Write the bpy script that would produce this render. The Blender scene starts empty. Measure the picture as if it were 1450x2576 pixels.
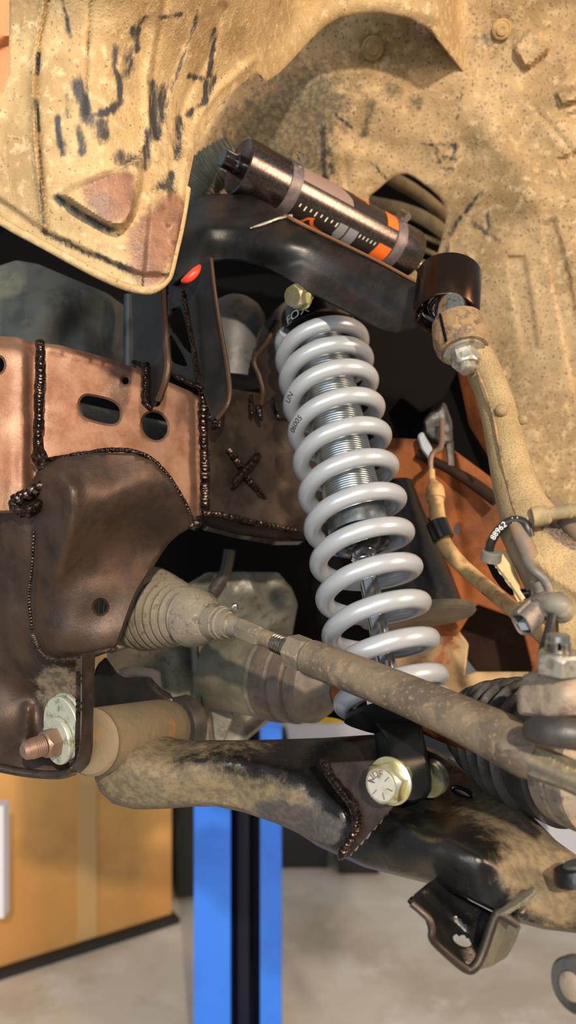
import bpy, math, random
import numpy as np
from mathutils import Vector, Matrix, noise
from mathutils.geometry import delaunay_2d_cdt
random.seed(7)
SC = bpy.context.scene
COL = SC.collection
# ------------------------------------------------------------------ camera, world, lamps, exposure
F, CX, CY, H = 2000.0, 725.0, 1288.0, 1.45        # focal length in pixels of the 1450x2576 frame, camera height
cam = bpy.data.cameras.new('camera'); camo = bpy.data.objects.new('camera', cam); COL.objects.link(camo)
camo.location = (0, 0, H); camo.rotation_euler = (math.pi/2, 0, 0)
cam.sensor_fit = 'VERTICAL'; cam.sensor_height = 36.0; cam.lens = F/2576*36.0
cam.clip_start = 0.02; cam.clip_end = 100
cam.dof.use_dof = True; cam.dof.focus_distance = 0.70; cam.dof.aperture_fstop = 4.5
SC.camera = camo
w = bpy.data.worlds.new('world'); SC.world = w; w.use_nodes = True
nt = w.node_tree; bg = nt.nodes['Background']
bg.inputs['Color'].default_value = (0.80, 0.90, 1.0, 1); bg.inputs['Strength'].default_value = 0.36
SUN_EL, SUN_AZ = math.radians(19), math.radians(9)
to_sun = Vector((math.sin(SUN_AZ)*math.cos(SUN_EL), -math.cos(SUN_AZ)*math.cos(SUN_EL), math.sin(SUN_EL)))
sun = bpy.data.lights.new('sun_stand_in', 'SPOT'); sun.energy = 245; sun.color = (1.0, 0.82, 0.62); sun.shadow_soft_size = 0.03; sun.spot_size = math.radians(80); sun.spot_blend = .6  # unseen spot lamp added in place of the sun
suno = bpy.data.objects.new('sun_stand_in', sun); COL.objects.link(suno)
suno.rotation_euler = to_sun.to_track_quat('Z', 'Y').to_euler(); suno.location = Vector((0, .8, H))+to_sun*2.1
fill = bpy.data.lights.new('daylight_fill', 'AREA'); fill.shape = 'RECTANGLE'; fill.size = 3.2; fill.size_y = 2.4  # unseen area lamp added as cool soft light from the left
fill.energy = 105; fill.color = (0.90, 0.95, 1.0)
fillo = bpy.data.objects.new('daylight_fill', fill); COL.objects.link(fillo)
fillo.location = (-1.6, -3.4, 1.9)
fillo.rotation_euler = (Vector((-1.6, -3.4, 1.9)) - Vector((0, 0.8, 1.4))).to_track_quat('Z', 'Y').to_euler()
lamp = bpy.data.lights.new('highlight_lamp', 'AREA'); lamp.shape = 'RECTANGLE'; lamp.size = .5; lamp.size_y = .9; lamp.energy = 46; lamp.color = (1.0, .66, .40)  # unseen warm lamp added for copper highlights from the right
lampo = bpy.data.objects.new('highlight_lamp', lamp); COL.objects.link(lampo); lampo.location = (2.0, -.25, 1.95)
lampo.rotation_euler = (Vector((2.0, -.25, 1.95)) - Vector((.05, .8, 1.5))).to_track_quat('Z', 'Y').to_euler()
SC.view_settings.view_transform = 'Standard'; SC.view_settings.look = 'None'
SC.view_settings.gamma = 1.0; SC.view_settings.exposure = 0.08; SC.view_settings.use_curve_mapping = False

# ------------------------------------------------------------------ helpers
def P(x, y, d): return Vector(((x-CX)/F*d, d, H+(CY-y)/F*d))
def Pn(x, y, d): return np.stack([(x-CX)/F*d, d, H+(CY-y)/F*d], axis=-1)
def lin(c): return c/12.92 if c <= 0.04045 else ((c+0.055)/1.055)**2.4
def C(h): return tuple(lin(int(h[i:i+2], 16)/255) for i in (0, 2, 4)) + (1,)

class MB:
    def __init__(s): s.v = []; s.f = []; s.m = None; s.m2 = None; s.n = 0
    def add(s, v, f, m=None, m2=None):
        v = np.asarray([tuple(a) for a in v] if not isinstance(v, np.ndarray) else v, float)
        s.v.append(v); s.f += [tuple(i+s.n for i in q) for q in f]
        if m is not None:
            s.m = (s.m or []) + [m]; s.m2 = (s.m2 or []) + [m2]
        s.n += len(v); return s
WO = {}
def part(name, mb, mat, parent=None, ang=38, label=None):
    V = np.concatenate(mb.v)
    o0 = np.array(WO[parent.name]) if parent is not None else V.mean(axis=0)
    V2 = V-o0
    me = bpy.data.meshes.new(name); me.from_pydata([tuple(a) for a in V2], [], mb.f); me.validate(); me.update()
    if mb.m is not None and len(me.vertices) == len(V):
        for nm, arr in (('mask', mb.m), ('mask2', mb.m2)):
            a = me.attributes.new(nm, 'FLOAT', 'POINT'); a.data.foreach_set('value', np.concatenate(arr).astype(np.float32))
    me.materials.append(MATS[mat])
    me.polygons.foreach_set('use_smooth', [True]*len(me.polygons))
    me.set_sharp_from_angle(angle=math.radians(ang))
    o = bpy.data.objects.new(name, me); COL.objects.link(o)
    if parent is not None: o.parent = parent; WO[o.name] = tuple(o0)
    else: o.location = o0; WO[o.name] = tuple(o0)
    if label: o['label'] = label
    return o
def tag(o, label, cat, group=None, kind=None):
    if label: o['label'] = label
    if cat: o['category'] = cat
    if group: o['group'] = group
    if kind: o['kind'] = kind
    return o
def thing(name, label, cat, loc, group=None, kind=None):
    o = bpy.data.objects.new(name, None); COL.objects.link(o); o.location = loc; o.empty_display_size = 0.02
    WO[o.name] = tuple(loc); return tag(o, label, cat, group, kind)

# --- 2D helpers in the measuring frame
def chaikin(p, n, closed=True):
    p = [tuple(a) for a in p]
    for _ in range(n):
        q = []; m = len(p)
        rng = range(m if closed else m-1)
        if not closed: q.append(p[0])
        for i in rng:
            a, b = p[i], p[(i+1) % m]
            q.append(tuple(.75*a[k]+.25*b[k] for k in range(len(a)))); q.append(tuple(.25*a[k]+.75*b[k] for k in range(len(a))))
        if not closed: q.append(p[-1])
        p = q
    return p
def resample(p, step, closed=True):
    out = []; m = len(p)
    for i in range(m if closed else m-1):
        a = np.array(p[i], float); b = np.array(p[(i+1) % m], float)
        n = max(1, int(round(np.linalg.norm(b-a)/step)))
        for k in range(n): out.append(a+(b-a)*k/n)
    if not closed: out.append(np.array(p[-1], float))
    return np.array(out)
def inpoly(x, y, poly):
    x = np.asarray(x); ins = np.zeros(x.shape, bool); n = len(poly)
    for i in range(n):
        x1, y1 = poly[i][:2]; x2, y2 = poly[(i+1) % n][:2]
        if y1 == y2: continue
        c = ((y1 > y) != (y2 > y)) & (x < (x2-x1)*(y-y1)/(y2-y1)+x1)
        ins ^= c
    return ins
def pdist(x, y, path, closed=False):
    best = np.full(np.shape(x), 1e9); n = len(path)
    for i in range(n if closed else n-1):
        x1, y1 = path[i][:2]; x2, y2 = path[(i+1) % n][:2]
        dx, dy = x2-x1, y2-y1; L = dx*dx+dy*dy+1e-9
        t = np.clip(((x-x1)*dx+(y-y1)*dy)/L, 0, 1)
        best = np.minimum(best, np.hypot(x-x1-t*dx, y-y1-t*dy))
    return best
def sst(a): a = np.clip(a, 0, 1); return a*a*(3-2*a)
def tps(ctrl):
    c = np.array(ctrl, float); xy = c[:, :2]/1000; z = 1/c[:, 2]; n = len(c)
    if n == 1: return lambda x, y: np.full(np.shape(x), c[0, 2])
    r = np.hypot(xy[:, None, 0]-xy[None, :, 0], xy[:, None, 1]-xy[None, :, 1])
    K = np.where(r > 0, r*r*np.log(r+1e-12), 0)+np.eye(n)*2e-4
    if n < 3: raise ValueError
    Q = np.c_[np.ones(n), xy]; A = np.block([[K, Q], [Q.T, np.zeros((3, 3))]])
    s = np.linalg.solve(A+np.eye(n+3)*1e-10, np.r_[z, 0, 0, 0]); wts, a = s[:n], s[n:]
    def f(x, y):
        x = np.asarray(x, float)/1000; y = np.asarray(y, float)/1000
        out = a[0]+a[1]*x+a[2]*y
        for i in range(n):
            rr = np.hypot(x-xy[i, 0], y-xy[i, 1]); out = out+wts[i]*np.where(rr > 0, rr*rr*np.log(rr+1e-12), 0)
        return 1/out
    return f
def ridge(path, wd, h): return lambda x, y: -h*np.exp(-(pdist(x, y, path)/wd)**2)
def crease(path, wd, h): return lambda x, y: -h*np.clip(1-pdist(x, y, path)/wd, 0, 1)
def boss(poly, soft, h, sm=1):
    poly = chaikin(resample(poly, 20), sm)
    def f(x, y):
        s = pdist(x, y, poly, True); s = np.where(inpoly(x, y, poly), s, -s)
        return -h*sst(s/soft)
    return f
def step_along(path, soft, h):      # one side of an open path stands proud (left of the direction of travel on the picture)
    def f(x, y):
        s = pdist(x, y, path); sg = np.zeros(np.shape(x)); bd = np.full(np.shape(x), 1e9)
        for i in range(len(path)-1):
            x1, y1 = path[i]; x2, y2 = path[i+1]; dx, dy = x2-x1, y2-y1; L = dx*dx+dy*dy+1e-9
            t = np.clip(((x-x1)*dx+(y-y1)*dy)/L, 0, 1); dd = np.hypot(x-x1-t*dx, y-y1-t*dy)
            c = dx*(y-y1)-dy*(x-x1); upd = dd < bd; bd = np.where(upd, dd, bd); sg = np.where(upd, np.sign(c), sg)
        return -h*sst(.5-.5*sg*s/soft)
    return f
def lumps(scale, h, seed=0):
    def f(x, y):
        return np.array([h*noise.noise(Vector((a/scale+seed, b/scale, seed*1.7))) for a, b in zip(np.ravel(x), np.ravel(y))])
    return f
def strokes(lst, soft=1.0):         # list of (path, width, strength)
    def f(x, y):
        o = np.zeros(np.shape(x))
        for path, wd, s in lst:
            dd = pdist(x, y, path) if len(path) > 1 else np.hypot(x-path[0][0], y-path[0][1])
            o = np.maximum(o, s*.92*np.exp(-(dd/(wd*1.5))**2))
        return o
    return f
def area(poly, soft, s=1.0, inv=False):
    poly = chaikin(poly, 1)
    def f(x, y):
        q = pdist(x, y, poly, True); q = np.where(inpoly(x, y, poly), q, -q)
        r = np.clip(.5+q/(2*soft), 0, 1); return s*((1-r) if inv else r)
    return f
def fmax(*fs): return lambda x, y: np.maximum.reduce([g(x, y) for g in fs])

def sheet(outline, ctrl, th=.004, holes=(), step=10, feats=(), mask=None, mask2=None, bev=(4, .0015), sm=1, back=None, mb=None):
    """A pressed or cut plate: outline, a smooth depth field through measured points, real thickness behind."""
    ol = resample(chaikin(resample(outline, 16), sm), step); hs = [resample(chaikin(h, 2), min(step, 6)) for h in holes]
    df = tps(ctrl) if not callable(ctrl) else ctrl
    pts = []; edges = []; tags = []
    for ring in [ol]+hs:
        b = len(pts); n = len(ring)
        pts += [tuple(a) for a in ring]; tags += [1]*n; edges += [(b+i, b+(i+1) % n) for i in range(n)]
    nb = len(pts)
    polys = [ol]+hs
    allin = lambda x, y: inpoly(x, y, ol) & ~np.any([inpoly(x, y, h) for h in hs], axis=0) if hs else inpoly(x, y, ol)
    bd = lambda x, y: np.minimum.reduce([pdist(x, y, q, True) for q in polys])
    extra = []
    if bev[0] > 0:
        for ring in polys:
            n = len(ring); t = np.roll(ring, -1, 0)-np.roll(ring, 1, 0); t /= (np.linalg.norm(t, axis=1)[:, None]+1e-9)
            nn = np.c_[-t[:, 1], t[:, 0]]
            for sg in (1, -1):
                q = ring+nn*bev[0]*sg; ok = allin(q[:, 0], q[:, 1]) & (bd(q[:, 0], q[:, 1]) > bev[0]*.85)
                extra.append(q[ok])
    x0, y0 = ol.min(0); x1, y1 = ol.max(0)
    gx, gy = np.meshgrid(np.arange(x0+step/2, x1, step), np.arange(y0+step/2, y1, step)); gx[1::2] += step/2
    g = np.c_[gx.ravel(), gy.ravel()]; ok = allin(g[:, 0], g[:, 1]); g = g[ok]; g = g[bd(g[:, 0], g[:, 1]) > max(step*.5, bev[0]*1.5)]
    extra.append(g); ex = np.concatenate(extra)
    pts += [tuple(a) for a in ex]
    vs, es, fs, ov, oe, of = delaunay_2d_cdt([Vector(p) for p in pts], edges, [], 0, 1e-4)
    vs = np.array([tuple(a) for a in vs]); fs = np.array(fs)
    cen = vs[fs].mean(1); keep = allin(cen[:, 0], cen[:, 1]); fs = fs[keep]
    used = np.unique(fs); mp = -np.ones(len(vs), int); mp[used] = np.arange(len(used)); vs = vs[used]; fs = mp[fs]
    x, y = vs[:, 0], vs[:, 1]; d = df(x, y)
    for ft in feats: d = d+ft(x, y)
    s = bd(x, y)
    if bev[0] > 0: d = d+bev[1]*(np.clip(1-s/bev[0], 0, 1))
    V = Pn(x, y, d); a, b, c = V[fs[:, 0]], V[fs[:, 1]], V[fs[:, 2]]
    nrm = np.cross(b-a, c-a); vcam = (a+b+c)/3-np.array([0, 0, H]); fl = np.sum(nrm*vcam, 1) > 0
    fs[fl] = fs[fl][:, ::-1]; nrm[fl] *= -1
    vn = np.zeros_like(V)
    for k in range(3): np.add.at(vn, fs[:, k], nrm)
    vn /= (np.linalg.norm(vn, axis=1)[:, None]+1e-12)
    if back is None and th >= .012: back = ((x.mean()-CX)/F, 1, (CY-y.mean())/F)
    if back is not None:
        B = V+np.array(back)[None]*th
    else: B = V-vn*th
    n = len(V)
    faces = [tuple(f) for f in fs]+[tuple(int(i)+n for i in f[::-1]) for f in fs]
    cnt = {}
    for f in fs:
        for k in range(3):
            e = (int(f[k]), int(f[(k+1) % 3])); cnt[e] = 1
    for (i, j) in list(cnt):
        if (j, i) not in cnt: faces.append((j, i, i+n, j+n))
    m = np.clip(mask(x, y), 0, 1) if mask else np.zeros(n); m2 = np.clip(mask2(x, y), 0, 1) if mask2 else np.zeros(n)
    mb = mb or MB(); mb.add(np.concatenate([V, B]), faces, np.r_[m, m], np.r_[m2, m2]); return mb

def frame(ax, up=None):
    ax = Vector(ax).normalized(); up = Vector(up) if up is not None else (Vector((0, 0, 1)) if abs(ax.z) < .9 else Vector((0, -1, 0)))
    e1 = (up-ax*up.dot(ax)).normalized(); return ax, e1, ax.cross(e1)
def catmull(pts, n):
    pts = [np.array(tuple(p), float) for p in pts]
    if len(pts) == 2: return [pts[0]+(pts[1]-pts[0])*k/n for k in range(n+1)]
    out = []; q = [2*pts[0]-pts[1]]+pts+[2*pts[-1]-pts[-2]]
    for i in range(1, len(q)-2):
        a, b, c, d = q[i-1], q[i], q[i+1], q[i+2]
        for k in range(n):
            t = k/n; out.append(.5*((2*b)+(c-a)*t+(2*a-5*b+4*c-d)*t*t+(3*b-a-3*c+d)*t**3))
    out.append(q[-2]); return out
def tube(path, rad, seg=16, up=None, flat=1.0, caps=True, mb=None, rfun=None):
    mb = mb or MB(); pts = [Vector(tuple(p)) for p in path]; n = len(pts); rad = rad if hasattr(rad, '__len__') else [rad]*n
    V = []; e = None
    for i, p in enumerate(pts):
        t = (pts[min(i+1, n-1)]-pts[max(i-1, 0)]).normalized()
        if e is None: e = frame(t, up)[1]
        e = (e-t*e.dot(t)).normalized(); b = t.cross(e)
        for k in range(seg):
            a = 2*math.pi*k/seg; rr = rad[i]*(rfun(a, i/(n-1)) if rfun else 1)
            V.append(p+e*math.cos(a)*rr+b*math.sin(a)*rr*flat)
    Fc = [(i*seg+k, i*seg+(k+1) % seg, (i+1)*seg+(k+1) % seg, (i+1)*seg+k) for i in range(n-1) for k in range(seg)]
    if caps: Fc += [tuple(reversed(range(seg))), tuple((n-1)*seg+k for k in range(seg))]
    return mb.add(V, Fc)
def tubepx(pts, n=8, seg=16, **k):      # (x, y, depth, radius in metres)
    q = catmull([tuple(P(a[0], a[1], a[2]))+(a[3],) for a in pts], n)
    return tube([p[:3] for p in q], [p[3] for p in q], seg, **k)
def lathe(p0, ax, prof, seg=48, mb=None, closed=False, a0=0.0):
    mb = mb or MB(); ax, e1, e2 = frame(ax); p0 = Vector(p0); V = []; n = len(prof)
    for h, r in prof:
        for k in range(seg):
            a = 2*math.pi*k/seg+a0; V.append(p0+ax*h+(e1*math.cos(a)+e2*math.sin(a))*r)
    Fc = [(i*seg+k, i*seg+(k+1) % seg, (i+1)*seg+(k+1) % seg, (i+1)*seg+k) for i in range(n-1) for k in range(seg)]
    if closed: Fc += [((n-1)*seg+k, (n-1)*seg+(k+1) % seg, (k+1) % seg, k) for k in range(seg)]
    else: Fc += [tuple(reversed(range(seg))), tuple((n-1)*seg+k for k in range(seg))]
    return mb.add(V, Fc)
def hexnut(p, ax, af, h, mb=None, a0=0.0, ch=.12):
    """hexagonal head from p along ax with a chamfered crown"""
    mb = mb or MB(); ax, e1, e2 = frame(ax); p = Vector(p); R = af/math.sqrt(3); V = []; seg = 24
    def rr(a):
        b = ((a+math.pi/6) % (math.pi/3))-math.pi/6; return af/2/math.cos(b)
    for hh, mode in ((0, 0), (h*(1-ch), 0), (h, 1)):
        for k in range(seg):
            a = 2*math.pi*k/seg; r = rr(a)
            if mode == 1: r = min(r, af*.5)*.93
            z = hh-(ch*h*1.2*(r-af/2)/(R-af/2) if hh and mode == 0 else 0)
            V.append(p+ax*z+(e1*math.cos(a+a0)+e2*math.sin(a+a0))*r)
    Fc = [(i*seg+k, i*seg+(k+1) % seg, (i+1)*seg+(k+1) % seg, (i+1)*seg+k) for i in range(2) for k in range(seg)]
    Fc += [tuple(reversed(range(seg))), tuple(2*seg+k for k in range(seg))]
    return mb.add(V, Fc)
def box(c, ex, ey, ez, mb=None, ch=.0):
    mb = mb or MB(); c = Vector(c); ex, ey, ez = Vector(ex), Vector(ey), Vector(ez)
    V = [c+ex*a+ey*b+ez*d for a in (-1, 1) for b in (-1, 1) for d in (-1, 1)]
    return mb.add(V, [(0, 1, 3, 2), (4, 6, 7, 5), (0, 4, 5, 1), (2, 3, 7, 6), (0, 2, 6, 4), (1, 5, 7, 3)])
def ball(c, rx, mb=None, ax=(0, 0, 1), ry=None, rz=None, nu=20, nv=12):
    mb = mb or MB(); a, e1, e2 = frame(ax); c = Vector(c); ry = ry or rx; rz = rz or rx; V = []
    for i in range(nv+1):
        t = math.pi*i/nv
        for k in range(nu):
            p = 2*math.pi*k/nu; V.append(c+e1*math.sin(t)*math.cos(p)*rx+e2*math.sin(t)*math.sin(p)*ry+a*math.cos(t)*rz)
    Fc = [(i*nu+k, i*nu+(k+1) % nu, (i+1)*nu+(k+1) % nu, (i+1)*nu+k) for i in range(nv) for k in range(nu)]
    return mb.add(V, Fc)
def weld(path, wpx, h, mb=None, dens=.26, jit=.15):
    """a bead of overlapping stacked scales laid along a measured path (x, y, depth)"""
    mb = mb or MB(); q = catmull([tuple(P(*a)) for a in path], 10)
    d = float(np.mean([a[2] for a in path])); wd = wpx*d/F
    L = [0.0]
    for i in range(1, len(q)): L.append(L[-1]+np.linalg.norm(q[i]-q[i-1]))
    s = 0.0; camp = Vector((0, 0, H))
    while s < L[-1]:
        i = min(range(len(L)), key=lambda j: abs(L[j]-s)); p = Vector(q[i]); t = (Vector(q[min(i+1, len(q)-1)])-Vector(q[max(i-1, 0)])).normalized()
        nrm = (camp-p).normalized(); nrm = (nrm-t*nrm.dot(t)).normalized(); side = t.cross(nrm)
        ww = wd*(1+random.uniform(-jit, jit)); hh = h*(1+random.uniform(-.3, .3)); ll = wd*.75
        tl = (nrm*.9+t*.5).normalized(); t2 = (t-tl*t.dot(tl)).normalized()
        V = []; nu, nv = 10, 4; c = p+side*random.uniform(-jit, jit)*wd*.3
        for a in range(nv):
            th = math.pi/2*a/(nv-1)*.98
            for k in range(nu):
                ph = 2*math.pi*k/nu
                x = math.cos(ph); bow = -.45*abs(math.sin(ph))**2*ll
                V.append(c+side*math.sin(ph)*ww*.5*math.cos(th)+t2*(x*ll*math.cos(th)+bow)+tl*(math.sin(th)*hh)-nrm*h*.15)
        Fc = [(a*nu+k, a*nu+(k+1) % nu, (a+1)*nu+(k+1) % nu, (a+1)*nu+k) for a in range(nv-1) for k in range(nu)]+[tuple((nv-1)*nu+k for k in range(nu))]
        mb.add(V, Fc); s += wd*dens
    return mb
def text2d(s, size=1.0):
    cu = bpy.data.curves.new('t', 'FONT'); cu.body = s; cu.size = size; cu.align_x = 'CENTER'; cu.align_y = 'CENTER'; cu.resolution_u = 3
    o = bpy.data.objects.new('t', cu); COL.objects.link(o); bpy.context.view_layer.update()
    me = o.to_mesh(); v = [(a.co.x, a.co.y) for a in me.vertices]; f = [tuple(p.vertices) for p in me.polygons]
    o.to_mesh_clear(); bpy.data.objects.remove(o); bpy.data.curves.remove(cu); return v, f
def patch2d(outline, step):
    ol = resample(outline, step); n = len(ol)
    x0, y0 = ol.min(0); x1, y1 = ol.max(0)
    gx, gy = np.meshgrid(np.arange(x0+step/2, x1, step), np.arange(y0+step/2, y1, step)); g = np.c_[gx.ravel(), gy.ravel()]
    if len(g): g = g[inpoly(g[:, 0], g[:, 1], ol)]
    if len(g): g = g[pdist(g[:, 0], g[:, 1], ol, True) > step*.4]
    pts = [tuple(a) for a in ol]+[tuple(a) for a in g]
    vs, es, fs, *_ = delaunay_2d_cdt([Vector(p) for p in pts], [(i, (i+1) % n) for i in range(n)], [], 1, 1e-7)
    return [tuple(a) for a in vs], [tuple(f) for f in fs]

# ------------------------------------------------------------------ materials
MATS = {}
def mat(name, base, rough=.5, metal=0.0, var=None, mask=None, mask2=None, speck=None, bump=None, spec=.5, coat=0.0, aniso=None, rvar=0.0):
    m = bpy.data.materials.new(name); m.use_nodes = True; n = m.node_tree.nodes; l = m.node_tree.links
    b = n['Principled BSDF']; tc = n.new('ShaderNodeTexCoord')
    def nz(scale, detail=5, rough_=.6, stretch=None):
        t = n.new('ShaderNodeTexNoise'); t.inputs['Scale'].default_value = scale; t.inputs['Detail'].default_value = detail; t.inputs['Roughness'].default_value = rough_
        if stretch:
            mp = n.new('ShaderNodeMapping'); mp.inputs['Scale'].default_value = stretch; l.new(tc.outputs['Object'], mp.inputs[0]); l.new(mp.outputs[0], t.inputs['Vector'])
        else: l.new(tc.outputs['Object'], t.inputs['Vector'])
        return t.outputs['Fac']
    def mr(v, a, c, lo=0.0, hi=1.0):
        q = n.new('ShaderNodeMapRange'); q.interpolation_type = 'SMOOTHSTEP'; q.inputs[1].default_value = a; q.inputs[2].default_value = c
        q.inputs[3].default_value = lo; q.inputs[4].default_value = hi; l.new(v, q.inputs[0]); return q.outputs[0]
    def mx(f, a, c):
        q = n.new('ShaderNodeMix'); q.data_type = 'RGBA'; l.new(f, q.inputs[0])
        for s, i in ((a, 6), (c, 7)):
            if isinstance(s, tuple): q.inputs[i].default_value = s
            else: l.new(s, q.inputs[i])
        return q.outputs[2]
    def mxf(f, a, c):
        q = n.new('ShaderNodeMix'); q.data_type = 'FLOAT'; l.new(f, q.inputs[0])
        for s, i in ((a, 2), (c, 3)):
            if isinstance(s, (int, float)): q.inputs[i].default_value = s
            else: l.new(s, q.inputs[i])
        return q.outputs[0]
    col = base; ro = rough; me = metal
    for v in (var if isinstance(var, list) else [var] if var else []):
        col = mx(mr(nz(v[1], 6, .65, v[4] if len(v) > 4 else None), v[2], v[3]), col, v[0])
    if speck: col = mx(mr(nz(speck[1], 2, .5), speck[2], speck[2]+.06), col, speck[0])
    for mk, nm in ((mask, 'mask'), (mask2, 'mask2')):
        if mk:
            at = n.new('ShaderNodeAttribute'); at.attribute_name = nm
            nn = nz(mk[3] if len(mk) > 3 else 60, 8, .72, mk[5] if len(mk) > 5 else None); ad = n.new('ShaderNodeMath'); ad.operation = 'MULTIPLY_ADD'; ad.inputs[1].default_value = mk[4] if len(mk) > 4 else 1.3
            l.new(nn, ad.inputs[0]); l.new(at.outputs['Fac'], ad.inputs[2])
            k = (mk[4] if len(mk) > 4 else 1.3)*.5
            sf = mk[6] if len(mk) > 6 else .14; f = mr(ad.outputs[0], k+.52-sf, k+.52+sf)
            c2 = mk[0]
            if mk[2]: c2 = mx(mr(nz(mk[2][1], 6, .65), .40, .62), mk[0], mk[2][0])
            col = mx(f, col, c2); ro = mxf(f, ro, mk[1])
            if metal: me = mxf(f, me, 0.0)
    if rvar:
        q = mr(nz(45, 4), .3, .7, -rvar, rvar); ad = n.new('ShaderNodeMath'); ad.operation = 'ADD'; l.new(q, ad.inputs[0])
        if isinstance(ro, (int, float)): ad.inputs[1].default_value = ro
        else: l.new(ro, ad.inputs[1])
        ro = ad.outputs[0]
    for v, s in ((col, 'Base Color'), (ro, 'Roughness'), (me, 'Metallic')):
        if isinstance(v, (tuple, int, float)): b.inputs[s].default_value = v
        else: l.new(v, b.inputs[s])
    b.inputs['Specular IOR Level'].default_value = spec; b.inputs['Coat Weight'].default_value = coat; b.inputs['Coat Roughness'].default_value = .15
    if aniso: b.inputs['Anisotropic'].default_value = aniso
    if bump:
        prev = None
        for sc_, ds in (bump if isinstance(bump, list) else [bump]):
            bp = n.new('ShaderNodeBump'); bp.inputs['Distance'].default_value = ds; bp.inputs['Strength'].default_value = 1.0
            l.new(nz(sc_, 4, .6), bp.inputs['Height'])
            if prev: l.new(prev, bp.inputs['Normal'])
            prev = bp.outputs[0]
        l.new(prev, b.inputs['Normal'])
    MATS[name] = m; return m
def simple(name, base, rough=.5, metal=0.0, emit=None):
    return mat(name, base, rough, metal)
mat('liner', C('a8926a'), .78, var=[(C('937c56'), 14, .42, .62), (C('bba580'), 120, .5, .68)], speck=(C('6d5b40'), 380, .645),
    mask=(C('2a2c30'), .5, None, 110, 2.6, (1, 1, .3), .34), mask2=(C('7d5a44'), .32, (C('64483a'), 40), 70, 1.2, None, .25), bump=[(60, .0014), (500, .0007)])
mat('well_liner', C('a38c68'), .85, var=[(C('88724f'), 10, .40, .62), (C('b49e7a'), 70, .48, .7)], speck=(C('5f5140'), 330, .60),
    mask=(C('4a4639'), .7, (C('6f644c'), 160), 110, 2.2, None, .35), mask2=(C('2a2b2e'), .55, None, 130, 2.4, (1, 1, .4), .3), bump=[(35, .002), (400, .0009)])
mat('clip_dirt', C('ab8f62'), .85, var=(C('8f764e'), 60, .4, .6), bump=(300, .0004))
mat('frame_sheen_paint', C('806454'), .46, .6, var=(C('6c4c3a'), 30, .4, .65), bump=[(900, .00022), (40, .0006)], rvar=.05)  # black paint; the sun's copper sheen is put into this base colour
mat('satin_black', C('3d332d'), .40, .4, var=(C('29231f'), 30, .4, .62), mask=(C('6f6250'), .75, (C('4b443a'), 140), 60, 1.3), bump=[(900, .0002), (50, .0006)], rvar=.06)
mat('bracket_black', C('191817'), .38, .2, var=(C('24211f'), 40, .4, .62), bump=(700, .00015), rvar=.05)
mat('gloss_black', C('0c0b0b'), .22, .0, bump=(60, .0004), coat=.4)
mat('weld', C('1d1714'), .18, .7, var=(C('40312a'), 260, .45, .6), bump=(500, .0003))
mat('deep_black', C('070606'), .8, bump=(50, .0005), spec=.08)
mat('arm_black', C('0e0d0c'), .40, .25, var=(C('1f1b19'), 35, .4, .62), bump=[(800, .0001), (60, .0004)], rvar=.05)
mat('arm_highlight', C('9a6f52'), .4, .8, bump=(700, .0003))  # highlight along the arm's top edge, given as a copper colour
mat('cup_black', C('3a2c23'), .22, .9, rvar=.05)
mat('spring', C('9ca3ab'), .28, .25, bump=(900, .00006), coat=.3)
mat('ink', C('1c1d20'), .6)
mat('white_ink', C('e2e2dd'), .5)
mat('shock_steel', C('c4ccd0'), .28, 1.0)
mat('shock_alloy', C('b3bcc0'), .28, 1.0, var=(C('98a2a8'), 60, .4, .6))
mat('chrome', C('c9ccd0'), .13, 1.0)
mat('steel', C('b4b0a8'), .25, 1.0, var=(C('857d70'), 200, .5, .7))
mat('nut_steel', C('b9b6ad'), .38, .85, var=(C('8e8672'), 180, .48, .65), bump=(500, .0002))
mat('zinc', C('d8d29a'), .25, .9, var=[(C('e6e4d8'), 90, .42, .6), (C('b6a95a'), 60, .55, .7)])
mat('zinc_face', C('e4e2d8'), .36, .7, var=(C('c4bc98'), 160, .5, .68))
mat('anodised_black', C('6a6260'), .25, .95, var=(C('504a48'), 400, .4, .6, (1, 1, 1)))
mat('band_grey', C('70676a'), .45, .4, var=(C('5e575a'), 80, .4, .6))
mat('decal_black', C('211c1b'), .4)
mat('decal_orange', C('e0661c'), .42)
mat('decal_grey', C('77797f'), .42)
mat('decal_taupe', C('7f6c66'), .42)
mat('knuckle', C('9c8862'), .8, var=[(C('8a7650'), 20, .4, .65), (C('5d5040'), 1000, .46, .68)], mask=(C('453a3a'), .5, (C('7a6a58'), 500), 200, 1.2), mask2=(C('4d463a'), .7, None, 90, 1.2), bump=[(650, .0009), (60, .0008)])
mat('collar', C('7c6647'), .72, var=[(C('4d4033'), 120, .45, .6), (C('977a50'), 60, .5, .66)], bump=[(420, .0008)])
mat('tie_rod', C('756857'), .6, .25, var=[(C('8c7c66'), 60, .5, .68), (C('5a5046'), 25, .42, .6)], speck=(C('857258'), 240, .61), bump=[(300, .0005), (900, .0003)])
mat('tie_end', C('787060'), .6, .3, var=[(C('68645e'), 40, .45, .62), (C('938664'), 110, .55, .7)], bump=[(240, .0005)])
mat('rusty_boss', C('8f8272'), .7, .2, var=[(C('a98760'), 45, .52, .68), (C('6c6258'), 80, .48, .64)], bump=[(200, .0008)])
mat('rubber_dirty', C('6d665a'), .68, var=[(C('7d7564'), 30, .42, .62), (C('565148'), 120, .5, .66)], speck=(C('8a8068'), 500, .63), bump=[(300, .0003)])
mat('rubber_brown', C('4c423c'), .6, var=(C('5d534a'), 40, .4, .6), bump=(300, .0003))
mat('rubber_black', C('2b2928'), .45, var=(C('3a3735'), 40, .4, .62), bump=(300, .0003))
mat('hose_grey', C('5a5749'), .75, var=(C('6b6754'), 60, .4, .6), bump=(300, .0003))
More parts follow.
